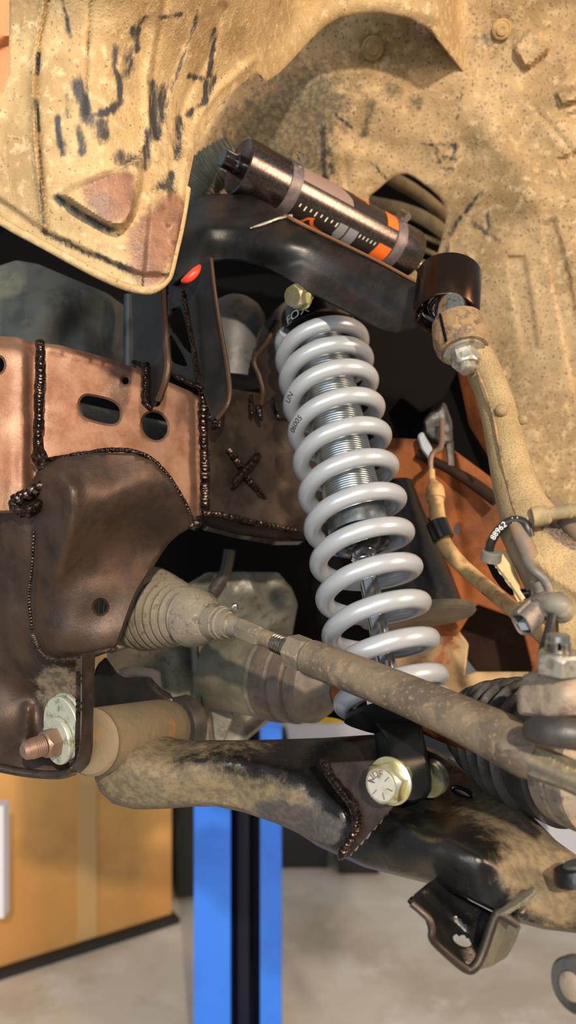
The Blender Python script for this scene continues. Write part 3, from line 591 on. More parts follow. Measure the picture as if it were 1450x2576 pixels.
sp = part('coil_spring', tube([helix(u) for u in us], [RW*(1 if .42 < u < 13.08 else .9) for u in us], 20), 'spring', co, ang=60)
def helix_text(s, u0, size):
    """lettering printed on the wire: runs along the helix, wrapped on the wire's round section"""
    v, f = text2d(s, size); V = []; per = 2*math.pi*RS
    for x, y in v:
        u = u0-x/per; p = helix(u); t = (helix(u-.003)-helix(u+.003)).normalized()
        n_ = Vector((-.25, -1, -.1)); n_ = (n_-t*n_.dot(t)).normalized(); b = n_.cross(t); a = y/RW
        V.append(p+(n_*math.cos(a)+b*math.sin(a))*(RW+.0003))
    return MB().add(V, f)
part('printed_number', helix_text('06005', 4.40, .0080), 'ink', sp)
part('printed_number', helix_text('UN', 3.41, .0080), 'ink', sp)
def axl(y0, prof, seg=56, closed=False):   # lathe on the shock axis; prof of (measured y, radius)
    p = AX(y0); return lathe(p, ax_dn, [((AX(y)-p).dot(ax_dn), r) for y, r in prof], seg, closed=closed)
RB = .0282
thr = [(850, RB-.0012)]
y = 858.0
while y < 1280:
    thr += [(y, RB-.0011), (y+2.0, RB), (y+3.2, RB)]; y += 5.4
thr += [(1284, RB-.001)]
part('threaded_body', axl(850, thr, 64), 'shock_steel', co, ang=25)
part('body_sleeve', axl(1284, [(1284, RB-.001), (1285, RB+.0012), (1340, RB+.0012), (1343, RB-.002)]), 'shock_alloy', co)
part('shaft_seal', axl(1343, [(1343, .0275), (1368, .0278), (1378, .0265), (1386, .020), (1391, .013)]), 'gloss_black', co)
part('seal_collar', axl(1385, [(1385, .0125), (1404, .0125), (1408, .0105)]), 'chrome', co)
part('shaft', axl(1340, [(1340, .0092), (1790, .0092)], 40), 'chrome', co)
part('top_cap', axl(792, [(790, .034), (794, .0380), (842, .0385), (845, .044), (852, .045), (858, .040), (866, .0275)]), 'gloss_black', co)
def axtext(s, y0, r, a0, size, sx=1.0):
    v, f = text2d(s, size); mb = MB(); V = []
    for x, yy in v:
        a = a0-x*sx/r; V.append(AX(y0)-ax_dn*yy+(e_r*math.cos(a)+e_f*math.sin(a))*(r+.0004))
    return mb.add(V, f)
part('logo_print', axtext('FOX', 829, .0386, 2.10, .015, 1.05), 'white_ink', co)
part('upper_eye', tubepx([(760, 830, .875, .020), (768, 800, .88, .019), (775, 770, .885, .018), (772, 745, .89, .016)], 5, 20), 'bracket_black', co)
# adjuster on the lower end and lower mount
part('spring_perch', axl(1762, [(1762, .026), (1766, .033), (1780, .0345), (1783, .044), (1795, .0455), (1803, .042), (1822, .030), (1830, .024)]), 'mount_black', co)
part('perch_label', MB().add([AX(1766+b*12)+(e_r*math.cos(a)+e_f*math.sin(a))*.0352 for b in (0, 1) for a in np.linspace(1.75, 2.25, 8)], [(k, k+1, 9+k, 8+k) for k in range(7)]), 'label_white', co)
part('mount_strap', sheet([(938, 1812), (975, 1800), (1060, 1800), (1066, 1850), (1078, 1900), (1090, 1955), (1088, 1985), (1072, 2010), (1040, 2021), (1010, 2018), (998, 2000), (992, 1960), (985, 1900), (978, 1862), (960, 1840)], [(940, 1812, .668), (1050, 1810, .675), (985, 1900, .630), (1080, 1900, .642), (1000, 2005, .622), (1075, 2005, .634)], .024, step=7, bev=(7, .004), feats=[ridge([(965, 1840), (985, 1880), (996, 1960), (1002, 2000)], 10, .004)]), 'mount_black', co)
part('mount_cheek', sheet([(928, 1800), (1000, 1800), (990, 1850), (996, 1905), (1000, 1990), (955, 1990), (950, 1903), (941, 1842)], [(930, 1805, .70), (990, 1810, .69), (950, 1900, .69), (992, 1900, .665)], .012, step=7, bev=(4, .002)), 'mount_black', co)

# bolts
def bolt(name, lab, p, ax, af, h, wr, wt, mats=('zinc', 'zinc'), face=None, group=None, shank=None, a0=.3, cat='bolt'):
    """ax points from the head outward to the viewer; washer sits at p"""
    p = Vector(p); ax = Vector(ax).normalized(); t = thing(name, lab, cat, p, group)
    part('washer', lathe(p, ax, [(0, wr*.95), (wt*.2, wr), (wt*.8, wr), (wt, wr*.95), (wt, af*.3)], 40), mats[1], t)
    hd = part('hex_head', hexnut(p+ax*wt, ax, af, h, a0=a0), mats[0], t, ang=22)
    if face: face(p+ax*(wt+h), ax, af, hd)
    if shank: part('shank', lathe(p, -ax, [(0, shank[0]), (shank[1], shank[0])], 20), mats[0], t)
    return t
def grade_marks(p, ax, af, hd, lines=8, word=None):
    ax, e1, e2 = frame(ax); mb = MB()
    for k in range(lines):
        a = 2*math.pi*(k+.3)/lines; c = p+(e1*math.cos(a)+e2*math.sin(a))*af*.27+ax*.0002
        rd = e1*math.cos(a)+e2*math.sin(a); tg = ax.cross(rd)
        box(c, rd*af*.09, tg*af*.011, ax*.0003, mb)
    part('grade_mark', mb, 'rubber_brown', hd)
    if word:
        v, f = text2d(word, af*.26); right = Vector((1, 0, 0)); right = (right-ax*right.dot(ax)).normalized(); up = ax.cross(right); V = []
        for x, y in v:
            r = af*.30+y; a = math.radians(128)-x/(af*.30); V.append(p+(right*math.cos(a)+up*math.sin(a))*r+ax*.0004)
        part('stamped_letters', MB().add(V, f), 'rubber_brown', hd)
lat = Vector((-.60, -.80, .02))     # toward the viewer's left along the car
bolt('shock_bolt', 'yellow zinc hex bolt with stamped head through the lower shock tab', P(985, 1963, .606), lat, .0285, .0125, .0182, .0028, ('zinc', 'zinc'), lambda p, a, f, h: (part('head_face', lathe(p, a, [(-.0004, f*.42), (.0003, f*.405), (.0003, .001)], 32), 'zinc_face', h), grade_marks(p+a*.0003, a, f, h, 6, 'NDF')), shank=(.0075, .02))
bolt('upper_shock_bolt', 'zinc hex bolt just above the top of the coil spring', P(760, 745, .800), (-.62, -.75, -.22), .0212, .012, .0140, .004, ('zinc', 'zinc'), lambda p, a, f, h: grade_marks(p, a, f, h, 3), shank=(.006, .012))
tag(part('jam_bolt', hexnut(P(722, 838, .872), (-.6, -.7, -.5), .013, .012), 'nut_steel', ang=22), 'small blue-grey bolt peeking out left of the top coil', 'bolt')
nb = thing('shock_bolt_nut', 'gold zinc nut and washers on the far side of the lower shock mount', 'nut', P(1098, 1962, .675))
part('washer', lathe(P(1076, 1962, .655), -lat, [(0, .0145), (.002, .0152), (.004, .0152), (.0045, .0140), (.006, .0140), (.0075, .0150), (.010, .0150), (.0105, .012)], 36), 'zinc', nb)
part('hex_nut', hexnut(P(1089, 1962, .664), -lat, .020, .008), 'nut_steel', nb, ang=22)

# ================================================================== reservoir
R0, R1 = P(600, 416, .87), P(1032, 641, 1.005); rax = (R1-R0).normalized(); RL = (R1-R0).length; RR = .0312
rs = thing('shock_reservoir', 'black cylindrical shock reservoir with orange decals clamped above the upper arm', 'reservoir', R1)
rc = Vector((0, 0, H))-(R0+R1)/2; r_f = (rc-rax*rc.dot(rax)).normalized(); r_u = r_f.cross(rax); r_u = r_u if r_u.z > 0 else -r_u
def RP(t, a, r=RR): return R0+rax*(t*RL)+(r_f*math.cos(a)+r_u*math.sin(a))*r      # a = 0 faces the viewer, + is up
part('body', lathe(R0, rax, [(RL*.20, RR-.0006), (RL*.86, RR-.0006)], 72), 'anodised_black', rs)
part('end_cap', lathe(R0, rax, [(.002, RR-.006), (0, RR-.002), (.001, RR), (RL*.205, RR), (RL*.205, RR-.002)], 72), 'anodised_black', rs)
part('cap_face', lathe(R0, rax, [(.0025, RR-.0058), (.0022, .001)], 48), 'gloss_black', rs)
part('end_cap', lathe(R0, rax, [(RL*.855, RR-.003), (RL*.857, RR), (RL*.985, RR), (RL, RR-.002), (RL, RR-.012)], 72), 'anodised_black', rs)
for t in (.232, .845):
    b = part('clamp_band', lathe(R0, rax, [(RL*(t-.028), RR), (RL*(t-.027), RR+.0012), (RL*(t+.027), RR+.0012), (RL*(t+.028), RR)], 72), 'band_grey', rs)
    sb = MB(); c = RP(t+.002, 1.40, RR+.004); rad = (RP(t, 1.40, 1)-RP(t, 1.40, 0)); tg = rad.cross(rax)
    box(c, rax*.0055, tg*.007, rad*.003, sb); lathe(c+rad*.004-tg*.011, tg, [(0, .0042), (.0055, .0045), (.006, .003), (.020, .003), (.020, .0028)], 14, mb=sb)
    part('clamp_screw', sb, 'steel', b)
def rpatch(poly, mat_, name='decal', off=.0002):      # (t, angle) outline printed on the cylinder
    sc = np.array([RL, RR]); v, f = patch2d([(a*RL, b*RR) for a, b in poly], .004)
    part(name, MB().add([RP(x/RL, y_/RR, RR+off-.0004) for x, y_ in v], f), mat_, rs)
rpatch([(.26, 1.45), (.26, .62), (.545, .62), (.535, .9), (.50, 1.2), (.47, 1.45)], 'decal_taupe')
rpatch([(.47, 1.46), (.505, 1.2), (.54, .9), (.55, .62), (.745, .62), (.75, 1.46)], 'decal_black')
rpatch([(.745, 1.5), (.75, .62), (.815, .62), (.815, 1.5)], 'decal_orange')
rpatch([(.555, 1.30), (.62, 1.22), (.632, 1.12), (.640, 1.22), (.632, 1.32), (.555, 1.38)], 'decal_orange', off=.0004)
rpatch([(.26, -.10), (.26, -1.25), (.815, -1.25), (.815, -.10)], 'decal_black')
rpatch([(.505, -.12), (.552, -.12), (.548, -1.1), (.53, -1.1), (.500, -.60)], 'decal_grey', off=.0004)
rpatch([(.560, -.12), (.612, -.12), (.615, -1.1), (.556, -1.1)], 'decal_grey', off=.0004)
rpatch([(.738, -.12), (.812, -.12), (.812, -1.2), (.735, -1.2), (.728, -.6)], 'decal_orange', off=.0004)
sw = [(.330, -.80), (.352, -.50), (.382, -.40), (.384, -.55), (.40, -.70), (.45, -.78), (.49, -.95), (.515, -1.2), (.50, -1.2), (.47, -1.0), (.44, -.90), (.395, -.82), (.375, -.68), (.368, -.55), (.355, -.62), (.345, -.85)]
rpatch(sw, 'decal_orange', off=.0004)
for k, t in enumerate(np.linspace(.285, .49, 8)): rpatch([(t, -.18), (t+.006, -.16), (t+.004, -.34 if k % 2 else -.28), (t-.001, -.36 if k % 2 else -.30)], 'white_ink', 'tick_mark', .0004)
for k, t in enumerate(np.linspace(.625, .715, 5)): rpatch([(t, -.18), (t+.005, -.16), (t+.003, -.30), (t-.001, -.31)], 'white_ink', 'tick_mark', .0004)
kn = MB(); tube([R0-rax*.020+r_u*.0, R0-rax*.019, R0-rax*.006, R0-rax*.004, R0+rax*.003], [.0085, .0098, .0098, .0115, .0115], 40, mb=kn, rfun=lambda a, t: 1+(.10 if math.sin(a*8) > 0 and t < .6 else 0))
part('adjuster_knob', kn, 'gloss_black', rs, ang=25)
part('hose_fitting', lathe(R1+rax*0-r_u*.006, rax, [(-.002, .0095), (.002, .0095), (.003, .0075), (.022, .0075), (.023, .009), (.05, .009)], 24), 'steel', rs)

# ================================================================== upper control arm
ua = thing('upper_control_arm', 'thick black boxed upper control arm running to the ball joint cup', 'control arm', P(760, 700, .80))
u_out = [(415, 640), (440, 580), (465, 513), (490, 497), (522, 488), (580, 487), (635, 493), (669, 508), (700, 530), (722, 545), (800, 583), (880, 621), (957, 659), (1042, 706), (1092, 727), (1070, 760), (1058, 800), (1046, 826), (1000, 838), (965, 830), (912, 806), (816, 757), (725, 706), (680, 680), (646, 666), (600, 655), (567, 654), (535, 659), (505, 671), (470, 692), (430, 722)]
u_ctl = [(440, 640, .835), (470, 520, .865), (560, 490, .870), (640, 495, .862), (520, 575, .815), (640, 572, .808), (722, 546, .815), (725, 600, .79), (560, 640, .82), (800, 584, .80), (957, 660, .765), (1085, 728, .735), (800, 690, .785), (950, 780, .755), (1045, 815, .735), (646, 664, .81)]
part('arm_body', sheet(u_out, u_ctl, .036, step=8, feats=[ridge([(500, 573), (580, 574), (640, 572), (690, 556), (724, 545)], 8, .0025), crease([(640, 672), (760, 660), (900, 740), (1000, 800)], 40, -.004)], bev=(4, .0025)), 'arm_black', ua)
part('highlight_edge', tubepx([(716, 541, .812, .0014), (740, 554, .806, .0022), (780, 574, .800, .0020), (860, 612, .784, .0016), (957, 660, .763, .0016), (1042, 706, .744, .0016), (1088, 728, .733, .0014)], 6, 8), 'arm_highlight', ua)
part('weld_smear', tubepx([(630, 574, .803, .001), (665, 563, .803, .0016), (700, 550, .808, .0016), (735, 543, .812, .002)], 5, 8), 'nut_steel', ua)
cup0, cup1 = P(1122, 797, .690), P(1131, 694, .712); cax = (cup1-cup0).normalized(); CL = (cup1-cup0).length; CR = .0287
cp = part('joint_cup', lathe(cup0, cax, [(.004, CR-.0045), (0, CR-.003), (0, CR-.001), (.0015, CR), (CL-.001, CR), (CL, CR-.001), (CL, CR-.004), (CL*.3, CR-.0045)], 64, closed=True), 'cup_black', ua)
part('cup_lid', lathe(cup0, cax, [(CL*.84, CR-.003), (CL*.86, .001)], 40), 'gloss_black', cp)
part('snap_ring', lathe(cup0, cax, [(.006, CR-.004), (.005, CR-.006), (.008, CR-.0065), (.0095, CR-.0045)], 48, closed=True), 'gloss_black', cp)
part('bearing_race', lathe(cup0, cax, [(.009, CR-.0045), (.010, CR-.0075), (.020, CR-.010), (.022, CR-.0045)], 48, closed=True), 'chrome', cp)
part('spherical_ball', ball(cup0+cax*.018, .0185, nu=32, nv=20), 'chrome', cp)
part('weld_bead', weld([(1088, 722, .705), (1075, 745, .70), (1062, 775, .70), (1052, 800, .70)], 12, .002), 'arm_black', ua)
part('stud', lathe(P(1133, 790, .672), cup0-cup1, [(-.012, .0135), (.008, .0125), (.010, .0105), (.03, .0105)], 28), 'steel', ua)

# ================================================================== steering knuckle
kn = thing('steering_knuckle', 'sand-coated cast steering knuckle on the right with a pinch collar', 'steering knuckle', P(1400, 1640, .56))
kdir = Vector((.10, -.42, -.90)).normalized()
kc0 = P(1149, 806, .652)
part('collar', lathe(kc0, kdir, [(0, .0095), (0, .0175), (.002, .0205), (.008, .0215), (.019, .0225), (.027, .0215), (.031, .0195), (.031, .008)], 40), 'collar', kn)
part('collar_slot', box(kc0+kdir*.0155+Vector((-.0168, -.0150, .003)), kdir*.013, Vector((.0008, .0004, 0)), Vector((.0, .0012, -.0006))), 'deep_black', kn)
bolt('knuckle_nut', 'steel flange nut and washer under the knuckle collar', kc0+kdir*.031, kdir, .0205, .011, .0168, .0030, ('nut_steel', 'nut_steel'), lambda p, a, f, h: part('stud_end', lathe(p, a, [(0, .0068), (.005, .0068), (.006, .0055), (.0062, .001)], 24), 'nut_steel', h), cat='nut')
kseg = [(1185, 868, .650, .013), (1205, 905, .648, .0145), (1226, 950, .645, .0148), (1248, 1010, .640, .0150), (1263, 1070, .634, .0156), (1278, 1140, .626, .0166), (1294, 1210, .616, .0180), (1318, 1280, .604, .0205), (1350, 1340, .592, .024)]
q = catmull([tuple(P(a[0], a[1], a[2]))+(a[3],) for a in kseg], 8)
def krf(a, t):
    # casting: flattened section with a ridge line along the front
    return 1+.10*math.cos(2*a)+.05*max(0, math.cos(a*1.0-2.4))**8
part('upright_arm', tube([p[:3] for p in q], [p[3] for p in q], 28, up=(0, -1, 0), rfun=krf), 'knuckle', kn, ang=60)
part('casting_seam', tubepx([(1202, 935, .630, .0011), (1222, 985, .624, .0011), (1240, 1040, .620, .0011), (1252, 1100, .613, .0011), (1264, 1160, .604, .0011), (1276, 1210, .598, .0011), (1292, 1270, .586, .0011), (1304, 1300, .580, .0011)], 5, 8), 'collar', kn)
for (x, y, d, r) in ((1265, 942, .636, .004), (1316, 1056, .624, .004), (1262, 1032, .618, .005)):
    part('casting_lug', ball(P(x, y, d), r, nu=12, nv=8), 'knuckle', kn)
part('web', sheet([(1268, 1318), (1290, 1262), (1340, 1240), (1395, 1270), (1450, 1330), (1530, 1400), (1530, 1700), (1440, 1680), (1400, 1600), (1395, 1520), (1372, 1490), (1345, 1440), (1318, 1390)], [(1270, 1320, .60), (1395, 1270, .605), (1530, 1400, .57), (1400, 1500, .56), (1530, 1690, .54), (1330, 1330, .583)], .02, step=9, feats=[ridge([(1340, 1400), (1390, 1450), (1450, 1490), (1530, 1540)], 12, .004), ridge([(1420, 1400), (1500, 1560)], 60, .006), lumps(50, .003, 3)], mask=area([(1360, 1290), (1460, 1360), (1460, 1400), (1380, 1350), (1330, 1310)], 14, .9), bev=(8, .006)), 'knuckle', kn)
part('rib', tubepx([(1275, 1325, .60, .0075), (1295, 1370, .598, .0072), (1318, 1420, .594, .007), (1345, 1480, .588, .006)], 6, 12), 'sleeve_brown', kn)
part('brow', tubepx([(1385, 1268, .60, .007), (1420, 1300, .59, .0075), (1470, 1350, .575, .008), (1530, 1400, .57, .008)], 6, 12), 'sleeve_brown', kn)
# steering arm boss, nut and stud
sb = thing('steering_arm_boss', 'weathered cast steering arm boss below the big hex nut at the right edge', 'steering arm boss', P(1400, 1800, .50))
part('boss', sheet([(1316, 1698), (1345, 1688), (1420, 1686), (1530, 1690), (1530, 1806), (1440, 1806), (1400, 1812), (1372, 1815), (1355, 1805), (1306, 1797), (1302, 1780), (1300, 1742), (1312, 1722)], [(1310, 1740, .525), (1420, 1740, .49), (1530, 1740, .50), (1420, 1690, .505), (1420, 1805, .495)], .06, step=9, feats=[step_along([(1300, 1728), (1366, 1716), (1366, 1690)], 7, -.003), ridge([(1367, 1690), (1368, 1760)], 5, -.0015), lumps(40, .0012, 7)], bev=(8, .004)), 'rusty_boss', sb)
cn = thing('castle_nut', 'large weathered hex nut with a drilled threaded stud', 'nut', P(1405, 1690, .50))
part('hex_nut', hexnut(P(1408, 1688, .502), (0, -.12, 1), .0262, .0125, a0=.28), 'nut_steel', cn, ang=22)
st = [(0, .0078)]; h = .0005
while h < .0068: st += [(h, .0072), (h+.0007, .0082), (h+.001, .0082)]; h += .0017
st += [(.0075, .0072), (.0112, .0072), (.0118, .0066)]
sd = part('threaded_stud', lathe(P(1405, 1642, .502), (0, -.05, 1), st, 28), 'steel', cn, ang=25)
part('cotter_hole', ball(P(1408, 1628, .4945), .0026, nu=14, nv=10, ry=.0012), 'deep_black', sd)
tag(part('ball_joint_boot', tubepx([(1334, 1845, .505, .006), (1350, 1838, .50, .0085), (1390, 1840, .492, .0095), (1440, 1846, .488, .0098), (1530, 1860, .49, .0098)], 6, 20), 'rubber_black'), 'smooth black rubber boot under the cast steering arm boss', 'boot')

# ================================================================== tie rod
tr = thing('tie_rod', 'weathered tie rod crossing in front of the spring to the lower right', 'tie rod', P(1000, 1760, .62))
T = [(575, 1570, .745), (600, 1578, .737), (665, 1604, .716), (735, 1635, .692), (790, 1657, .676), (960, 1723, .628), (1120, 1790, .585), (1250, 1850, .553), (1330, 1893, .532), (1450, 1962, .505), (1560, 2030, .48)]
def tpt(x): return tuple(float(np.interp(x, [a[0] for a in T], [a[k] for a in T])) for k in (1, 2))
def tr_tube(xs, rs, seg=24, **k): return tubepx([(x, tpt(x)[0], tpt(x)[1], r) for x, r in zip(xs, rs)], 5, seg, **k)
part('inner_joint', tr_tube([570, 582, 592, 604], [.0105, .0108, .010, .0085], 28), 'tie_end', tr)
part('flats', tr_tube([602, 608, 655, 662], [.0080, .0098, .0098, .0078], 6, up=(0, -.3, 1)), 'tie_end', tr, ang=25)
part('inner_rod', tr_tube([655, 670, 688, 694, 735], [.0080, .0078, .0078, .0070, .0070], 24), 'tie_rod', tr)
tx = []; tr_ = []
x = 690.0
while x < 738: tx += [x, x+2, x+3, x+4.5]; tr_ += [.0072, .0086, .0086, .0072]; x += 6
part('thread', tubepx([(a, tpt(a)[0], tpt(a)[1], b) for a, b in zip(tx, tr_)], 1, 24), 'steel', tr, ang=20)
p0, p1 = P(733, *tpt(733)), P(786, *tpt(786)); part('jam_nut', (lambda mb: lathe(p0+(p1-p0)*.86, p1-p0, [(-.001, .0142), (0, .0148), (.0035, .0150), (.0045, .0135)], 28, mb=mb))(hexnut(p0, p1-p0, .0260, (p1-p0).length*.86)), 'tie_end', tr, ang=22)
part('outer_tube', tr_tube([784, 800, 960, 1120, 1200, 1270, 1330, 1360], [.0150, .0155, .0158, .0164, .0172, .0180, .0175, .0150], 28), 'tie_rod', tr)
part('socket_end', sheet([(1195, 1800), (1245, 1820), (1275, 1835), (1300, 1870), (1335, 1868), (1400, 1890), (1460, 1915), (1530, 1950), (1530, 2060), (1450, 2003), (1410, 1985), (1330, 1958), (1300, 1930), (1250, 1895)], [(1200, 1810, .555), (1300, 1870, .53), (1530, 1960, .485), (1400, 1970, .508), (1280, 1910, .535)], .022, step=8, feats=[ridge([(1260, 1880), (1330, 1915), (1450, 1968), (1530, 2010)], 26, .010), step_along([(1300, 1888), (1345, 1878), (1420, 1920), (1530, 1970)], 6, .004), ridge([(1300, 1872), (1340, 1872), (1420, 1905), (1530, 1955)], 8, .003), crease([(1400, 1980), (1330, 1950), (1450, 2000)], 12, .004)], bev=(8, .006)), 'tie_end', tr)
part('socket_flap', sheet([(1205, 1806), (1240, 1815), (1275, 1832), (1300, 1858), (1318, 1876), (1290, 1882), (1270, 1850), (1240, 1830)], [(1205, 1806, .562), (1318, 1876, .535), (1270, 1850, .545)], .006, step=6, bev=(4, .003)), 'tie_end', tr)

# steering rack bellows
B0, B1 = P(316, 1520, .865), P(574, 1570, .746); bax = (B1-B0).normalized(); BL = (B1-B0).length
prof = []; nr = 12
for k in range(nr):
    t0 = .02+.66*k/nr; r = .0438 if k < 5 else .0438-.0018*(k-4)**1.15
    dt = .66/nr; prof += [(BL*(t0), r-.0060), (BL*(t0+dt*.10), r-.0010), (BL*(t0+dt*.5), r+.0004), (BL*(t0+dt*.92), r-.0018)]
prof += [(BL*.685, .0268), (BL*.69, .0296), (BL*.76, .0270), (BL*.82, .0215), (BL*.85, .0182), (BL*.86, .0168), (BL*.94, .0160), (BL*.945, .0148), (BL*.97, .0150), (BL*.975, .0135), (BL*1.02, .0125), (BL*1.02, .008)]
bt = thing('steering_bellows', 'dusty grey ribbed steering rack bellows tapering to the tie rod', 'bellows', B0)
part('rubber_boot', lathe(B0, bax, prof, 72), 'rubber_dirty', bt, ang=30)
part('clip_tail', tubepx([(586, 1530, .735, .0022), (592, 1524, .735, .0026), (596, 1534, .735, .002)], 4, 8), 'steel', bt)

# ================================================================== drive axle
cv = thing('drive_axle', 'drive axle with ribbed rubber boots passing behind the tie rod', 'drive axle', P(900, 1800, .85))
V0, V1 = P(560, 1680, .965), P(842, 1728, .865); vax = (V1-V0).normalized(); VL = (V1-V0).length
part('inner_cup', lathe(V0, vax, [(0, .046), (.004, .0485), (VL*.40, .0490), (VL*.42, .0475), (VL*.46, .0475), (VL*.47, .044)], 56), 'cv_cup', cv)
part('boot_clamp', lathe(V0, vax, [(VL*.455, .0475), (VL*.457, .0490), (VL*.505, .0490), (VL*.507, .0475)], 56, closed=True), 'grommet', cv)
part('inner_boot', lathe(V0, vax, [(VL*.44, .046), (VL*.50, .0495), (VL*.55, .0500), (VL*.62, .0490), (VL*.635, .0455), (VL*.65, .0475), (VL*.74, .0470), (VL*.755, .043), (VL*.77, .0445), (VL*.86, .0430), (VL*.93, .034), (VL*.97, .024), (VL*1.0, .0215), (VL*1.05, .0215)], 56), 'rubber_brown', cv, ang=30)
part('shaft', tubepx([(820, 1724, .87, .014), (1000, 1780, .79, .0135), (1120, 1828, .72, .0140), (1210, 1850, .66, .0150)], 6, 24), 'rust_panel', cv)
O0, O1 = P(1176, 1815, .745), P(1436, 1905, .632); oax = (O1-O0).normalized(); OL = (O1-O0).length
prof = [(0, .018)]; OS = 1.15
for k, r in enumerate((.031, .0375, .042, .0455, .0480, .0492)):
    t0 = .09+.135*k; rb_ = r-.0065; prof += [(OL*(t0-.05), rb_-.001), (OL*(t0-.028), rb_), (OL*(t0-.012), r-.0006), (OL*t0, r+.0004), (OL*(t0+.012), r-.0006), (OL*(t0+.026), rb_+.001), (OL*(t0+.05), rb_+.0015)]
prof += [(OL*.90, .0475), (OL*1.02, .0480), (OL*1.03, .046)]
part('outer_boot', lathe(O0, oax, [(a, b*OS) for a, b in prof], 72), 'rubber_black', cv, ang=40)
part('outer_cup', lathe(O0, oax, [(a*OL, b*OS) for a, b in [(1.03, .0400), (1.04, .0445), (1.14, .0445), (1.15, .0430), (1.18, .0430), (1.19, .0445), (1.30, .0440), (1.36, .036), (1.37, .020), (1.70, .016), (1.71, .010)]], 64), 'rusty_boss', cv)

# differential
df = thing('differential_housing', 'pale grey-green cast differential housing behind the bellows and axle', 'differential', P(600, 1870, 1.02))
part('casting', sheet([(470, 1470), (520, 1440), (600, 1438), (700, 1440), (735, 1480), (750, 1520), (735, 1600), (760, 1660), (720, 1780), (660, 1830), (600, 1880), (250, 1890), (270, 1640), (400, 1600)], [(480, 1470, 1.0), (720, 1480, 1.06), (740, 1620, 1.08), (600, 1870, 1.04), (270, 1860, .96), (280, 1660, .96), (480, 1700, 1.02)], .03, step=11, feats=[ridge([(600, 1490), (660, 1510), (730, 1530)], 30, .02), ridge([(620, 1440), (650, 1500)], 14, .01), ridge([(640, 1850), (700, 1780), (690, 1700)], 26, .02), lumps(50, .008, 5)], bev=(8, .006)), 'diff_alloy', df)
part('flange_rib', sheet([(478, 1606), (498, 1604), (508, 1740), (520, 1880), (494, 1880), (486, 1740)], [(478, 1606, .985), (498, 1604, .985), (508, 1880, .975), (490, 1740, .98)], .03, step=8, bev=(4, .004)), 'diff_alloy', df)
part('flange_rib', sheet([(512, 1610), (545, 1600), (552, 1680), (558, 1740), (590, 1800), (560, 1880), (540, 1880), (524, 1740)], [(512, 1610, .975), (545, 1600, .975), (560, 1870, .965), (535, 1740, .97)], .03, step=8, bev=(4, .004)), 'diff_alloy', df)
part('bolt_boss', lathe(P(500, 1860, .965), (-.5, -.85, 0), [(0, .009), (.004, .009), (.005, .007)], 20), 'diff_alloy', df)
tag(part('vent_hose', tubepx([(578, 1382, .99, .0075), (574, 1410, .99, .0075), (566, 1440, .99, .0075), (552, 1466, .99, .0075), (535, 1488, .99, .0075)], 6, 16), 'rubber_black'), 'short black rubber hose above the bellows', 'hose')
tag(part('skid_rail', sheet([(640, 1758), (760, 1772), (900, 1785), (960, 1828), (920, 1838), (850, 1808), (760, 1794), (640, 1788)], [(640, 1780, .99), (940, 1820, .92), (760, 1800, .96)], .02, step=10), 'deep_black'), 'dark underside rail below the inner drive axle boot', 'rail')
# rear bump stop cone
bc = thing('bump_stop_mount', 'black cone-shaped bump stop mount with a flanged foot right of the spring', 'bump stop', P(1050, 1560, .90))
part('cone', lathe(P(1000, 1215, .95), P(1050, 1550, .90)-P(1000, 1215, .95), [(0, .018), (.04, .026), (.08, .037), (.12, .046), (.145, .051), (.158, .053)], 48), 'lower_arm', bc)
part('foot_flange', lathe(P(1000, 1215, .95), P(1050, 1550, .90)-P(1000, 1215, .95), [(.154, .052), (.156, .064), (.163, .066), (.166, .063), (.167, .02)], 48), 'cv_cup', bc)
# rear frame panels
rf = thing('rear_frame_panel', 'rust-orange frame panel behind the brake hose', 'body panel', P(1200, 1780, 1.0))
part('panel', sheet([(960, 1100), (1050, 1105), (1140, 1130), (1235, 1200), (1290, 1330), (1350, 1470), (1420, 1600), (1420, 1700), (1330, 1710), (1340, 1680), (1310, 1560), (1200, 1520), (1150, 1600), (1050, 1600), (1000, 1400)], [(960, 1110, 1.0), (1235, 1200, .99), (1420, 1650, .95), (1100, 1580, .98), (1200, 1400, .99)], .006, holes=[[(1150+9*math.cos(a), 1332+14*math.sin(a)) for a in np.linspace(0, 2*math.pi, 11)[:-1]], [(1078+9*math.cos(a), 1315+11*math.sin(a)) for a in np.linspace(0, 2*math.pi, 11)[:-1]]], step=12, feats=[lumps(120, .01, 21), ridge([(1130, 1150), (1160, 1400), (1170, 1500)], 14, -.006)]), 'rust_panel', rf)
part('shade_sheet', sheet([(1150, 1520), (1250, 1500), (1320, 1560), (1345, 1690), (1300, 1700), (1200, 1690), (1160, 1640)], [(1150, 1520, 1.1), (1320, 1560, 1.06), (1330, 1690, 1.06), (1170, 1650, 1.1)], .006, step=14), 'brown_dark', rf)  # dark sheet standing in for the shadow in the rust-orange panel
part('lower_panel', sheet([(1000, 1590), (1150, 1580), (1180, 1620), (1170, 1700), (1200, 1690), (1340, 1690), (1320, 1745), (1210, 1740), (1165, 1790), (1120, 1800), (1060, 1760), (980, 1800), (940, 1700)], [(1000, 1590, 1.0), (1180, 1620, 1.0), (1330, 1700, .97), (1120, 1790, .99), (960, 1700, 1.0)], .006, step=11, feats=[lumps(60, .012, 31)]), 'dusty_panel', rf)
part('side_strip', sheet([(1150, 930), (1178, 930), (1205, 1000), (1222, 1070), (1235, 1160), (1205, 1110), (1180, 1070), (1168, 1010)], [(1150, 930, .9), (1178, 930, .88), (1235, 1160, .88), (1180, 1070, .9)], .004, step=9), 'rust_panel', rf)
